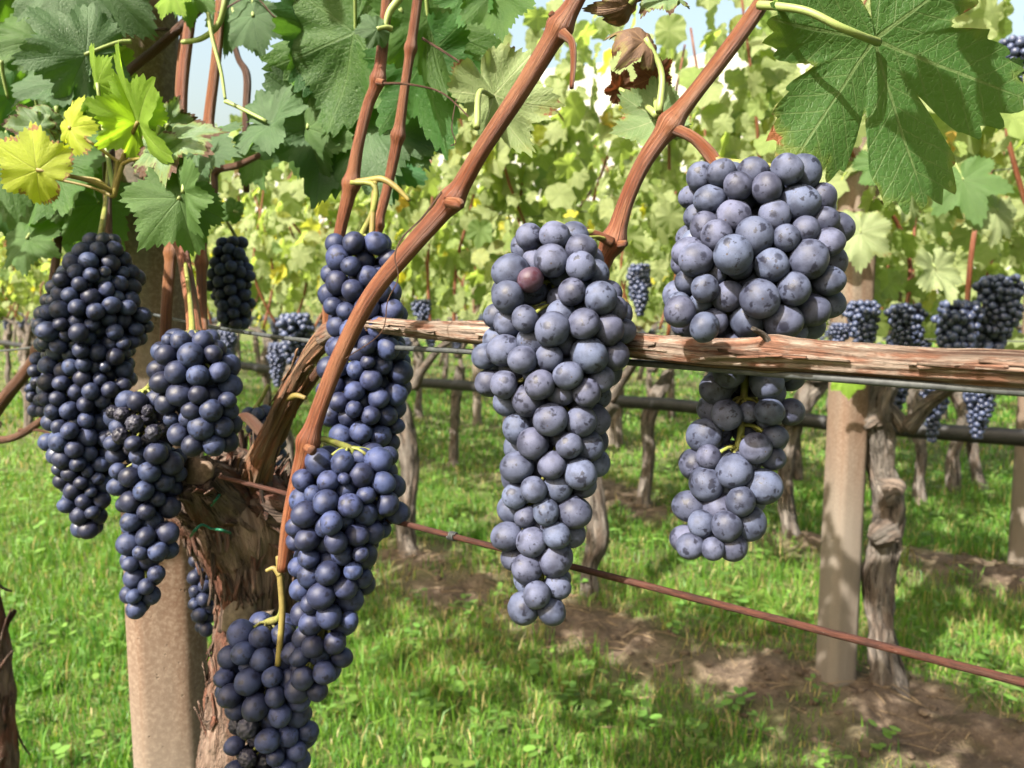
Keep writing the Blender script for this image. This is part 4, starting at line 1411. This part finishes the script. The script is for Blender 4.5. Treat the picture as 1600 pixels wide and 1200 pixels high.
L(298, -15, .56, 55, -100, tilt=8, roll=20, mat='leaf', var=3)
L(270, -10, .55, 45, -120, tilt=8, roll=20, mat='leaf_lime', var=1)
L(160, -30, .60, 110, -110, tilt=-25, roll=10, mat='leaf_dark', var=3)
L(95, -30, .60, 95, -85, tilt=20, roll=-12, mat='leaf_dark', var=3, label='dull bluish green leaf')
L(135, 85, .58, 105, 200, tilt=35, roll=-15, mat='leaf_dark', var=1, stalk=(205, 65, .6))
L(100, 120, .60, 100, 230, tilt=20, roll=30, mat='leaf_dark', var=2)
L(152, 130, .53, 60, 25, tilt=58, roll=10, mat='leaf_lime', var=3, stalk=(178, 300, .52))
L(215, 192, .50, 115, 18, tilt=62, roll=8, mat='leaf_lime', var=0, stalk=(190, 255, .515), label='bright yellow-green leaf catching the sun', petmat='stem_y')
L(215, 192, .505, 80, 165, tilt=55, roll=0, mat='leaf_lime', var=1)
L(108, 200, .50, 58, 60, tilt=25, roll=-25, mat='leaf_yellow', var=1, stalk=(130, 216, .52), label='small yellow leaf with brown scorched edge', petmat='stem_y')
L(60, 200, .51, 52, 175, tilt=40, roll=20, mat='leaf_scorch', var=4, curl=0.8)
L(75, 190, .52, 50, 140, tilt=30, roll=30, mat='leaf_scorch', var=3, curl=1.2)
L(58, 266, .49, 78, 150, tilt=18, roll=-12, mat='leaf_yellow', var=3, stalk=(178, 300, .52), label='large bright yellow leaf at the left edge', petmat='stem_y')
L(270, 215, .50, 95, -20, tilt=35, roll=-30, mat='leaf_scorch', var=1, stalk=(222, 248, .51))
L(240, 235, .495, 60, -95, tilt=-20, roll=25, mat='leaf_scorch', var=5, curl=1.0)
L(262, 195, .53, 50, 60, tilt=20, roll=25, mat='leaf_scorch', var=2, curl=0.8)
L(280, 310, .49, 95, -125, tilt=15, roll=-15, mat='leaf', var=3, stalk=(300, 285, .53))
L(285, 300, .485, 80, -75, tilt=5, roll=55, mat='leaf', var=1)
L(305, 230, .56, 85, -10, tilt=40, roll=-20, mat='leaf_dark', var=3)
L(365, 330, .64, 26, 160, tilt=15, mat='leaf', var=3)
L(1545, 128, .42, 62, -28, tilt=10, roll=25, mat='leaf_dark', var=3, label='dark bluish leaf behind the large one')
# leaf wall of the shaded part on the left
random.seed(44)
SHADE = [(15, 60, 90), (30, 150, 105), (10, 190, 90), (60, 90, 100), (120, 210, 105), (150, 250, 100), (95, 290, 110), (40, 310, 110), (15, 350, 95), (80, 350, 105), (150, 340, 80),
         (110, 20, 100), (185, 20, 85), (60, 25, 100), (140, 150, 110), (10, 20, 100), (10, 280, 110), (120, 330, 100), (40, 400, 70), (395, 260, 60), (60, 240, 110), (170, 90, 90), (545, 260, 90), (610, 270, 85), (690, 130, 80), (560, -20, 120), (640, -20, 110), (500, -30, 90), (700, -30, 80)]
for (x, y, s) in SHADE:
    cam_leaf(vine, x + random.uniform(-8, 8), y - s * .35 + random.uniform(-8, 8), random.uniform(.66, .82), s * random.uniform(.9, 1.15), -90 + random.gauss(0, 35), tilt=random.gauss(18, 18), roll=random.gauss(0, 28),
             under=random.random() < .35, mat=random.choice(['leaf', 'leaf_dark', 'leaf', 'leaf', 'leaf_lime', 'leaf_dark', 'leaf']), var=random.randrange(6))

# ---- canopy of the front row above and beside the picture (it shades the bunches and the ground)
cent, siz, ori = [], [], []
LIT = [P(x, y, d) for x, y, d in [(95, 15, .6), (540, 110, .58), (430, 200, .56), (140, 100, .58), (665, 80, .53), (520, 230, .6), (250, 340, .49), (300, 10, .56), (30, 130, .68), (120, 260, .68), (600, 240, .6), (1310, 200, .345), (315, 760, .56), (380, 830, .58), (215, 900, .52), (222, 850, .52), (240, 1020, .77), (243, 1080, .77), (240, 960, .77), (290, 590, .49), (350, 1050, .6), (355, 1120, .6), (870, 430, .33), (860, 560, .33), (850, 700, .335), (1180, 330, .33), (1180, 460, .33), (1130, 740, .35), (760, 240, .39), (860, 60, .37), (1050, 190, .355), (1120, 90, .35), (980, 320, .36), (1400, 570, .27), (1150, 550, .31), (560, 430, .46), (600, 400, .41), (860, 900, .34), (700, 320, .4), (1000, 165, .37), (560, 200, .47), (230, 165, .5), (60, 240, .49), (540, 780, .41), (1300, 950, .3), (530, 870, .41), (1090, 840, .35)]]


def near_lit(c, s):
    for q in LIT:
        v = Vector(c) - q
        t = v.dot(SUNV)
        if t > 0 and (v - SUNV * t).length < s * .75 + .022: return True
    return False


def in_view(c, s):
    v = Vector(c) - C0
    z = v.dot(CF)
    if z < .02: return z > -s and v.length < .16
    x, y = project(c)
    m = s * FPX / z
    return -m * .9 < x < 1600 + m * .9 and -m * .9 < y < 1200 + m * .9


rs = np.random.default_rng(91)


def add_canopy(c, s, toward=None):
    if (Vector(c) - C0).length < .17: return
    if in_view(c, s) or near_lit(c, s): return  # canopy left open where a leaf would shade a LIT point
    cent.append(c); siz.append(s); ori.append(toward)


for _ in range(1500):
    t = rs.uniform(-1.6, 2.6)
    D = rs.normal(.36, .15)
    h = 1.12 + 0.62 * rs.uniform() ** 0.9
    p = RN * D + RD * t
    add_canopy((p[0], p[1], h), rs.uniform(.045, .075))
# unseen leaves added sunward of bunches, post and trunk to shade them
for (x, y, d, spread, n) in [(145, 480, .56, .05, 12), (140, 620, .56, .05, 10), (300, 600, .5, .04, 3), (230, 760, .52, .05, 5), (400, 870, .6, .04, 3), (390, 1050, .62, .06, 2), (440, 1080, .43, .03, 6), (260, 500, .8, .05, 6), (290, 860, .8, .03, 4), (200, 1050, .8, .025, 4), (310, 1080, .8, .025, 4), (60, 320, .6, .07, 3), (560, 120, .56, .06, 1), (360, 440, .85, .05, 6), (450, 640, .54, .03, 4)]:
    q = P(x, y, d)
    for _ in range(n):
        s_ = rs.uniform(.16, .5)
        c = q + SUNV * s_ + Vector(rs.normal(0, spread, 3).tolist())
        add_canopy(tuple(c), rs.uniform(.05, .075), 1)
# unseen leaves added to dapple the big underside leaf with shade
for (x, y) in [(1260, 120), (1290, 230), (1420, 90), (1480, 130), (1430, 210), (1330, 40), (1520, 60), (1440, 280)]:
    q = P(x, y, .34)
    c = q + SUNV * rs.uniform(.14, .26) + Vector(rs.normal(0, .008, 3).tolist())
    add_canopy(tuple(c), rs.uniform(.030, .045), 1)


def orient(i, r_):
    if ori[i]:
        nrm = SUNV + Vector(r_.normal(0, .35, 3).tolist())
    else:
        az = r_.uniform(0, 6.28)
        nrm = Vector((math.cos(az), math.sin(az), r_.uniform(0, 1.2)))
    tip = Vector((r_.normal(0, .5), r_.normal(0, .5), -1 + r_.normal(0, .3)))
    return tip, nrm


me = foliage_mesh('foliage', cent, siz, M['foliage_near'], 77, K=64, tints=lambda i, r_: (lambda v: (v, v, v))(r_.uniform(.75, 1.25)), orient=orient)
tag(link('foliage', me, vine), kind='stuff')  # row canopy plus the unseen leaves added for their shade

# ------------------------------------------------------------------ neighbouring vine at the left edge
nb = empty('grapevine', Vector((P(-12, 1250, .85).x, P(-12, 1250, .85).y, 0)))
tag(nb, 'neighbouring grapevine at the left edge with only its dark trunk and bare canes in view', 'grapevine', 'grapevines of the front row')
acc = Acc()
pts, rad = px_tube([(-10, 1900, 34, .87), (-12, 1300, 32, .86), (-14, 1130, 32, .85), (-24, 1000, 30, .84), (-50, 850, 28, .83), (-55, 720, 30, .82), (-30, 650, 20, .81)], 110)
acc.add(*tube_arrays(pts, rad, 60, bark_disp(.004, 2.6, 40, 17)))
add_strips(acc, pts, rad, 80, 9, (.015, .05))
link('trunk', acc.mesh('trunk', M['bark']), nb)
cane([(-40, 690, 12, .80), (5, 625, 11, .78), (40, 582, 10, .77), (62, 545, 10, .76), (76, 480, 7, .76), (88, 400, 7, .76), (94, 330, 6, .76), (98, 240, 6, .76)], 'cane_dark', [(62, 548)], 24, 70, parent=nb)
cane([(-30, 690, 7, .78), (20, 684, 6.5, .77), (58, 662, 6.5, .76), (76, 643, 4, .755)], 'cane_dark', (), 25, 40, parent=nb, twigs=[[(30, 672, 3, .765), (60, 672, 2.4, .76), (90, 682, 2, .755)]])
cane([(50, 585, 4, .76), (68, 568, 5, .755), (80, 558, 3.5, .75)], 'cane_orange', (), 26, 24, parent=nb)
acc = Acc()
for w_ in range(40):
    pass


# ------------------------------------------------------------------ posts
def post(name, base, halfw, top, rz, label, cat='post', lean=(0, 0)):
    """tapered square post with rounded corners and worn edges"""
    n = 90
    path = np.stack([np.linspace(0, lean[0], n), np.linspace(0, lean[1], n), np.linspace(-.05, top, n)], 1)
    def disp(c, s, S, r):
        ph = np.arctan2(s, c)
        k = np.maximum(np.abs(np.cos(ph)), np.abs(np.sin(ph)))
        sq = np.minimum(1 / k, 1.16) ** 0.7 + .012 * fbm(np.stack([c * 5, s * 5, S * 30], 1), 2, 4)
        q = np.stack([c * 2, s * 2, S * 9], 1)
        return r * (sq - 1) + r * .018 * fbm(q, 3, 3) + r * .012 * fbm(q * 5, 2, 8)
    V, F, A = tube_arrays(path, np.linspace(halfw * 1.02, halfw * .95, n), 72, disp)
    acc_ = Acc()
    acc_.add(V, F, A)
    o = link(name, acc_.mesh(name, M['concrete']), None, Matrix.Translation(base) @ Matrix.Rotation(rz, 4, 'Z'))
    return tag(o, label, cat, 'posts of the vineyard')


pb = P(261, 800, .80)
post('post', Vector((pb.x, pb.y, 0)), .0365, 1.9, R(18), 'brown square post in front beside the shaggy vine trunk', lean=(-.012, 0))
b2 = G(1304, 1078)
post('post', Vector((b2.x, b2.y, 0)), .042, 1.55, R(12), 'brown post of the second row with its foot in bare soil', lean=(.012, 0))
b3 = G(1597, 893)
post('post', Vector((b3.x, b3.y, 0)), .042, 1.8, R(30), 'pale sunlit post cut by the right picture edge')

# ------------------------------------------------------------------ wires
def wire(name, pts_, r, mat, label, n=60, sag=0.0, coil=None, group=None):
    q = catmull([tuple(p) for p in pts_], n)
    if sag: q[:, 2] -= sag * np.sin(np.linspace(0, np.pi, n))
    acc_ = Acc()
    acc_.add(*tube_arrays(q, r, 10, lambda c, s, S, rr_: rr_ * .07 * fbm(np.stack([c * 2, s * 2, S * 150], 1), 2, 3)))
    o = link(name, acc_.mesh(name, M[mat]))
    tag(o, label, 'wire', group)
    return o


fw = wire('wire', [P(205, 484, .765), P(333, 511, .66), P(505, 535, .51), P(760, 551, .405), P(1010, 568, .345), P(1300, 591, .288), P(1620, 614, .248), P(1900, 634, .215)], .0015, 'wire', 'grey wire running just under the weathered vine arm', 90)
rw = wire('wire', [P(345, 745, .525), P(1700, 1092, .258)], .00155, 'rust', 'rusty brown wire slanting down to the right below the bunches', 160)
acc = Acc()
pa, pb_ = np.array(P(345, 745, .525)), np.array(P(1700, 1092, .258))
tt = (1 / P(708, 840, 1).y, 0)
axd = (pb_ - pa); Lw = np.linalg.norm(axd); axd /= Lw
best = min(np.linspace(0, 1, 400), key=lambda u: abs(project(pa + axd * Lw * u)[0] - 708))
cc_ = pa + axd * Lw * best
u1 = np.cross(axd, [0, 0, 1.0]); u1 /= np.linalg.norm(u1); u2 = np.cross(axd, u1)
hel = [cc_ + axd * .0011 * (k / 12 - 2) + (u1 * math.cos(k * .52) + u2 * math.sin(k * .52)) * .0021 for k in range(48)]
acc.tube(hel, .00045, 6)
link('wire_wrap', acc.mesh('wire_wrap', M['wire']), rw)
wire('wire', [P(-60, 552, 1.1), P(60, 541, .95), P(225, 489, .765)], .0013, 'wire', 'grey wire entering at the left edge behind the long dark bunch')

# green tie on the trunk
acc = Acc()
for keys in ([(330, 790, 2.0, .545), (338, 780, 2.0, .54), (345, 770, 2.0, .55)], [(298, 838, 2.2, .55), (305, 828, 2.4, .54), (316, 820, 2.2, .545), (330, 826, 2.0, .55), (345, 828, 2.2, .54), (360, 833, 2.2, .55)]):
    pts, rad = px_tube(keys, 24)
    acc.add(*tube_arrays(pts, rad, 8))
tag(link('plant_tie', acc.mesh('plant_tie', M['tie'])), 'green plastic tie knotted round the shaggy trunk head', 'tie')

# ------------------------------------------------------------------ vines of the rows behind
def bg_variant(seed, low):
    """meshes of one vine, trunk foot at the origin, row along local X"""
    rr = np.random.default_rng(seed)
    out = {}
    acc_ = Acc()
    h = .66
    k = [(0, 0, -.05, .034)]
    for i in range(1, 7):
        k.append((rr.normal(0, .018), rr.normal(0, .018), h * i / 6, .030 * rr.uniform(.8, 1.15) + (.010 if i > 4 else 0)))
    q = catmull(k, 26 if low else 60)
    acc_.add(*tube_arrays(q[:, :3], q[:, 3], 14 if low else 40, bark_disp(.006, 2.0, 16, seed)))
    out['trunk'] = acc_.mesh('trunk', M['bark_grey'])
    top = q[-1, :3]
    acc_ = Acc()
    acc_.tube([top, top + np.array([.06, .0, .08]), (.22, 0, .84), (.50, 0, .87)], [.022, .016, .011, .009], 10, 24)
    acc_.tube([top, top + np.array([-.07, .0, .07]), (-.2, 0, .83), (-.36, 0, .86)], [.02, .014, .010, .008], 10, 24)
    out['cordon'] = acc_.mesh('cordon', M['bark_grey'])
    out['canes'] = []
    for i in range(6):
        x0 = -.34 + i * .15 + rr.normal(0, .02)
        acc_ = Acc()
        acc_.tube([(x0, 0, .85), (x0 + rr.normal(0, .03), rr.normal(0, .05), 1.1), (x0 + rr.normal(0, .07), rr.normal(0, .08), 1.4), (x0 + rr.normal(0, .10), rr.normal(0, .10), 1.7)], [.006, .0055, .0045, .003], 8, 16)
        out['canes'].append(acc_.mesh('cane', M['cane']))
    n = 230 if low else 460
    cs, ss = [], []
    for i in range(n):
        x = rr.uniform(-.5, .5)
        z = 1.0 + .78 * rr.beta(1.35, 1.25) + .06 * math.sin(x * 9 + seed)
        y = rr.normal(0, .13 + .03 * math.sin(z * 7))
        if rr.uniform() < .05: z = rr.uniform(.86, 1.0)
        cs.append((x, y, z)); ss.append(rr.uniform(.026, .066) * (1.25 if low else 1))
    out['foliage'] = foliage_mesh('foliage', cs, ss, M['foliage'], seed, K=18 if low else 40, tints=tint_bg, face=(0, -1, .25))
    return out


HI = [bg_variant(201 + i, False) for i in range(4)]
LO = [bg_variant(301 + i, True) for i in range(3)]
RZ = math.atan2(RD[1], RD[0]) + math.pi       # local X runs along the row, to the right in the picture


def bg_vine(var, base, label, group, trunk=None, seed=0, ncane=6):
    rr = random.Random(seed)
    root = empty('grapevine', base, RZ + rr.uniform(-.05, .05))
    tag(root, label, 'grapevine', group)
    Mr = WORLD_M[root.name]
    for nm in ('trunk', 'cordon', 'foliage'):
        d = var[nm]
        if nm == 'trunk' and trunk is not None:
            o = link('trunk', trunk, root)
            continue
        o = bpy.data.objects.new(nm, d); COL.objects.link(o); o.parent = root
    for m_ in var['canes'][:ncane]:
        o = bpy.data.objects.new('cane', m_); COL.objects.link(o); o.parent = root
    return root


def trunk_px(keys, seed, amp=.010, extra=()):
    acc_ = Acc()
    for kk in (keys,) + tuple(extra):
        p_, r_ = px_tube(kk, 90)
        acc_.add(*tube_arrays(p_, r_, 48, bark_disp(amp, 2.4, 24, seed)))
    return acc_.mesh('trunk', M['bark_grey'])


def depth_at(p): return (p - C0).dot(CF)


def fill_row(D, given, x_from, x_to, sp):
    """(t positions) given ones plus an even filling of the gaps"""
    t0, t1 = row_t(D, x_from), row_t(D, x_to)
    ts = sorted([row_t(D, g) for g in given])
    out = [(t, True) for t in ts]
    t = t0
    allt = [t0 - sp * .6] + ts + [t1 + sp * .6]
    for a0, b0 in zip(allt[:-1], allt[1:]):
        m = int(round((b0 - a0) / sp)) - 1
        for i in range(1, m + 1):
            out.append((a0 + (b0 - a0) * i / (m + 1), False))
    return out


# second row
D2 = ROWS[0]
g1 = G(1388, 1092); d1 = depth_at(g1)
big_trunk = trunk_px([(1396, 1110, 32, d1), (1386, 1060, 22, d1), (1377, 990, 17, d1), (1372, 920, 20, d1), (1382, 850, 20, d1), (1390, 790, 21, d1), (1377, 735, 17, d1), (1370, 690, 22, d1), (1362, 655, 25, d1), (1368, 622, 20, d1), (1384, 598, 15, d1), (1392, 580, 10, d1)], 3,
                     .011, ([(1380, 770, 20, d1 - .02), (1398, 765, 14, d1 - .03), (1404, 772, 7, d1 - .03)], [(1385, 830, 20, d1 - .02), (1372, 838, 14, d1 - .04), (1362, 845, 6, d1 - .04)], [(1360, 650, 22, d1 - .02), (1345, 662, 14, d1 - .03), (1338, 668, 6, d1 - .03)]))
rv = bg_vine(HI[0], Vector((g1.x, g1.y, 0)), 'second-row grapevine with thick knotted grey trunk right beside the brown post', 'grapevines of the second row', big_trunk, 1)
for (x, y, d, sz, tp, tl, ro, mt, vr) in [(1345, 362, 1.5, 66, -95, 12, 15, 'leaf_pale', 1), (1462, 418, 1.5, 62, -75, 15, -20, 'leaf_pale', 2), (1325, 588, 1.62, 34, -90, 15, 10, 'leaf_lime', 3), (1505, 280, 1.45, 70, -80, 20, 20, 'leaf', 0), (1420, 300, 1.5, 58, -110, 15, -20, 'leaf_pale', 5), (1375, 255, 1.5, 60, -70, 25, 10, 'leaf', 4), (1560, 330, 1.45, 60, -100, 12, -10, 'leaf_pale', 1), (1470, 560, 1.7, 30, -90, 10, 10, 'leaf_pale', 3)]:
    cam_leaf(rv, x, y, d, sz, tp, tilt=tl, roll=ro, mat=mt, var=vr)
g2 = G(645, 878); d2 = depth_at(g2)
t2 = trunk_px([(650, 890, 20, d2), (636, 850, 14, d2), (634, 800, 14, d2), (640, 740, 13, d2), (636, 690, 15, d2), (626, 650, 17, d2), (616, 618, 13, d2), (622, 590, 10, d2)], 6, .007)
bg_vine(HI[1], Vector((g2.x, g2.y, 0)), 'second-row grapevine with slim grey trunk just right of the long deep blue bunch', 'grapevines of the second row', t2, 2)
k = 0
for t, given in fill_row(D2, [1388, 645], 1760, -40, .86):
    if given: continue
    k += 1
    p = rowpt(D2, t)
    xx = project(p)[0]
    lab = 'second-row grapevine whose trunk is hidden behind the front bunches'
    if xx > 1500: lab = 'second-row grapevine at the right edge with leaves above the weathered arm'
    elif xx < 600: lab = 'second-row grapevine in the left half with pale leaves behind the front row'
    bg_vine(HI[(k + 1) % 4], p, lab, 'grapevines of the second row', None, 40 + k)

# third row
D3 = ROWS[1]
def third(px, keys, label, seed, extra=()):
    gp = G(keys[0][0], keys[0][1] - 6); dd = depth_at(gp)
    tr = trunk_px([(a_, b_, c_, dd) for a_, b_, c_ in keys], seed, .006, tuple([(a_, b_, c_, dd) for a_, b_, c_ in e] for e in extra))
    return bg_vine(HI[seed % 4], Vector((gp.x, gp.y, 0)), label, 'grapevines of the third row', tr, seed)


third(1240, [(1250, 858, 16), (1236, 830, 12), (1228, 780, 11), (1228, 730, 11), (1236, 680, 13), (1250, 640, 15), (1268, 610, 16), (1290, 590, 12)], 'third-row grapevine with curved trunk left of the brown post', 50, extra=([(1248, 750, 6), (1244, 700, 6), (1240, 660, 6)],))
third(1005, [(1003, 802, 12), (1008, 760, 9), (1014, 710, 9), (1012, 665, 10), (1020, 630, 12), (1036, 600, 10), (1048, 580, 7)], 'third-row grapevine with slim trunk between the two pale front bunches', 51)
third(712, [(710, 738, 9), (709, 700, 6.5), (711, 650, 6.5), (714, 610, 8), (720, 572, 7)], 'third-row grapevine with thin straight trunk left of the large pale bunch', 52)
third(1440, [(1438, 792, 11), (1436, 750, 7), (1440, 710, 7), (1434, 660, 8), (1436, 625, 10), (1442, 600, 8)], 'third-row grapevine with pale thin trunk right of the knotted grey trunk', 53)
third(1528, [(1535, 775, 13), (1526, 740, 7.5), (1520, 700, 7), (1516, 660, 8), (1520, 620, 8), (1524, 600, 7)], 'third-row grapevine with leaning pale trunk next to the right picture edge', 54)
for i, (t, given) in enumerate(fill_row(D3, [1005, 712], 1000, -40, .95)):
    if given: continue
    p = rowpt(D3, t)
    bg_vine(LO[i % 3], p, 'third-row grapevine with slim trunk in the left half of the picture' if project(p)[0] < 600 else 'third-row grapevine with slim trunk behind the large pale bunch', 'grapevines of the third row', None, 70 + i, 4)
# fourth row
D4 = ROWS[2]
for i, (t, given) in enumerate(fill_row(D4, [], 1660, 20, 1.0)):
    p = rowpt(D4, t)
    side = 'left' if project(p)[0] < 800 else 'right'
    bg_vine(LO[(i + 1) % 3], p, 'fourth-row grapevine seen between the trunks in the %s half' % side, 'grapevines of the fourth row in the %s half' % side, None, 100 + i, 3)
# rows beyond: one far mass
VV, FF, AA, CC, n = [], [], [], [], 0
cs, ss = [], []
acc = Acc()
for D in ROWS[3:]:
    for t in np.arange(row_t(D, 1700), row_t(D, -60), .95):
        p = rowpt(D, t)
        acc.tube([p, p + Vector((random.gauss(0, .03), random.gauss(0, .03), .4)), p + Vector((random.gauss(0, .05), random.gauss(0, .05), .85))], [.035, .028, .03], 7, 8)
        for _ in range(80):
            q = p + Vector((RD[0], RD[1], 0)) * random.uniform(-.5, .5) + Vector((RN[0], RN[1], 0)) * random.gauss(0, .14)
            cs.append((q.x, q.y, random.uniform(.92, 1.75))); ss.append(random.uniform(.06, .1))
me = foliage_mesh('far_vine_foliage', cs, ss, M['foliage'], 5, K=12, tints=tint_bg, face=(-RN[0], -RN[1], .25))
tag(link('far_vine_foliage', me), 'leaf canopy of the far vine rows reading as one pale green mass', 'far foliage', kind='stuff')
tag(link('far_vine_trunks', acc.mesh('far_vine_trunks', M['bark_grey'])), 'distant small trunks of the far vine rows under their leaves', 'far trunks', kind='stuff')

# ------------------------------------------------------------------ bunches of the rows behind
def far_bunch_mesh(seed, Lh, Rm, r, sub, taper=.45, mat='berry_far_merged'):
    keys3 = [((0, 0, 0), Rm * .55), ((.004, 0, -Lh * .2), Rm), ((0, .004, -Lh * .5), Rm * .85), ((-.004, 0, -Lh * .8), Rm * taper), ((0, 0, -Lh), Rm * taper * .6)]
    Pn, rad, _ = pack(keys3, r, .66, seed, 120)
    S = {2: ICO2, 1: ICO1}[sub]
    rr = random.Random(seed)
    VV, FF, AA, c = [], [], [], 0
    for p, q in zip(Pn, rad):
        VV.append(S[0] * q + p); FF.append(S[1] + c); AA.append(np.full((len(S[0]), 3), rr.random())); c += len(S[0])
    return build_mesh('grape_bunch', np.vstack(VV), np.vstack(FF), M[mat], {'bw': np.vstack(AA)})


FB = [far_bunch_mesh(11, .15, .042, .0072, 2), far_bunch_mesh(12, .11, .048, .0072, 2, .6), far_bunch_mesh(13, .18, .038, .0072, 2, .5), far_bunch_mesh(14, .09, .042, .0075, 2, .6)]
FBH = [.15, .11, .18, .09]
FBS = [far_bunch_mesh(21, .16, .05, .009, 1), far_bunch_mesh(22, .12, .055, .009, 1, .6)]


def put_bunch(mesh, p, rz, s, label, group):
    o = link('grape_bunch', mesh, None, Matrix.Translation(p) @ Matrix.Rotation(rz, 4, 'Z') @ Matrix.Scale(s, 4))
    return tag(o, label, 'grape bunch', group)


GR2 = 'grape bunches of the second row'
for (x, y, h, v, dd, lab) in [
    (1000, 412, 82, 0, 2.1, 'blue bunch with pointed tip hanging between the two pale front bunches'),
    (1350, 470, 74, 1, 1.72, 'rounded blue bunch right above the weathered arm beside the brown post'),
    (1418, 474, 74, 1, 1.68, 'wide dark bunch right above the weathered arm at the young reddish canes'),
    (1312, 505, 40, 3, 1.75, 'small purplish bunch between post and weathered arm'),
    (1372, 325, 44, 3, 2.0, 'small dark bunch among leaves under the big underside leaf'),
    (1588, 60, 70, 3, 1.55, 'dark bunch high at the right edge among leaves'),
    (1500, 470, 100, 1, 1.62, 'dark bunch at the forked pale cane right above the weathered arm'),
    (1566, 430, 90, 1, 1.62, 'loose small-berried bunch near the top of the pale edge post'),
    (1548, 482, 84, 3, 1.66, 'blue bunch touching the weathered arm near the right edge'),
    (1462, 580, 112, 2, 2.0, 'long bunch hanging below the weathered arm right of the knotted trunk'),
    (1532, 585, 102, 0, 2.0, 'pale blue bunch hanging below the weathered arm near the right edge'),
    (1402, 590, 50, 3, 2.1, 'small shaded bunch beside the top of the knotted grey trunk'),
    (660, 468, 40, 3, 2.6, 'small bunch on the left end of the weathered arm behind the slanting cane'),
    (462, 490, 80, 1, 2.9, 'dusky bunch behind the old curved arm'),
    (432, 535, 70, 0, 3.0, 'dusky bunch left of the old curved arm'),
    (352, 515, 62, 0, 3.1, 'dusky bunch at the right edge of the front post'),
    (1265, 330, 40, 3, 2.2, 'dark bunch in the leaves right of the broad-shouldered bunch')]:
    s = (h * dd / FPX) / FBH[v]
    put_bunch(FB[v], P(x, y, dd), random.uniform(0, 6.28), s, lab, GR2)
random.seed(12)
for D, x0, x1, st, g, lab in [(ROWS[1], 1560, -20, .24, 'grape bunches of the third row', 'small bluish grape bunch on the wire of the third row'),
                              (ROWS[2], 1640, -20, .34, 'grape bunches of the fourth row', 'tiny bluish grape bunch on the wire of the fourth row')]:
    t = row_t(D, x0)
    t1 = row_t(D, x1)
    while t < t1:
        p = rowpt(D + random.gauss(0, .06), t, random.uniform(.76, .9))
        put_bunch(random.choice(FB if D < 4 else FBS), p, random.uniform(0, 6.28), random.uniform(.8, 1.15), lab, g)
        t += st * random.uniform(.6, 1.5)
VV, FF, AA, c = [], [], [], 0
for D in ROWS[3:]:
    for t in np.arange(row_t(D, 1650), row_t(D, -40), .3):
        p = rowpt(D + random.gauss(0, .06), t + random.uniform(-.1, .1), random.uniform(.68, .84))
        for _ in range(26):
            u = abs(random.gauss(0, .05)); 
            VV.append(ICO1[0] * .012 + np.array(p) + np.array([random.gauss(0, .03), random.gauss(0, .03), -abs(random.gauss(0, .07))]))
            FF.append(ICO1[1] + c); AA.append(np.full((len(ICO1[0]), 3), random.random())); c += len(ICO1[0])
me = build_mesh('far_grape_bunches', np.vstack(VV), np.vstack(FF), M['berry_far_merged'], {'bw': np.vstack(AA)})
tag(link('far_grape_bunches', me), 'bluish band of grapes along the far vine rows', 'far grapes', kind='stuff')

# wires and hose of the rows behind
def row_wire(D, h, r, mat, name, label, cat, x0=1900, x1=-100, dw=0.0):
    a0, b0 = row_t(D, x0), row_t(D, x1)
    q = np.array([rowpt(D, t, h + dw * math.sin(i * 1.7)) for i, t in enumerate(np.linspace(a0, b0, 40))])
    acc_ = Acc()
    acc_.tube(q, r, 10)
    o = link(name, acc_.mesh(name, M[mat]))
    return tag(o, label, cat)


row_wire(ROWS[1] - .07, .515, .030, 'netting', 'rolled_netting', 'thick black hose running behind the trunks at knee height', 'netting', dw=.008)  # rolled-up black netting, modelled as a plain tube
row_wire(ROWS[0] + .03, .875, .0014, 'wire', 'wire', 'thin wire carrying the second vine row', 'wire')
row_wire(ROWS[0] + .03, 1.25, .0012, 'wire', 'wire', 'thin wire in the leaves of the second vine row', 'wire')
row_wire(ROWS[1] + .03, .80, .0015, 'wire', 'wire', 'thin wire carrying the third vine row', 'wire')
for i, (D, px) in enumerate([(ROWS[2], 955), (ROWS[2], 745), (ROWS[2], 1395), (ROWS[1], 240), (ROWS[3], 850)]):
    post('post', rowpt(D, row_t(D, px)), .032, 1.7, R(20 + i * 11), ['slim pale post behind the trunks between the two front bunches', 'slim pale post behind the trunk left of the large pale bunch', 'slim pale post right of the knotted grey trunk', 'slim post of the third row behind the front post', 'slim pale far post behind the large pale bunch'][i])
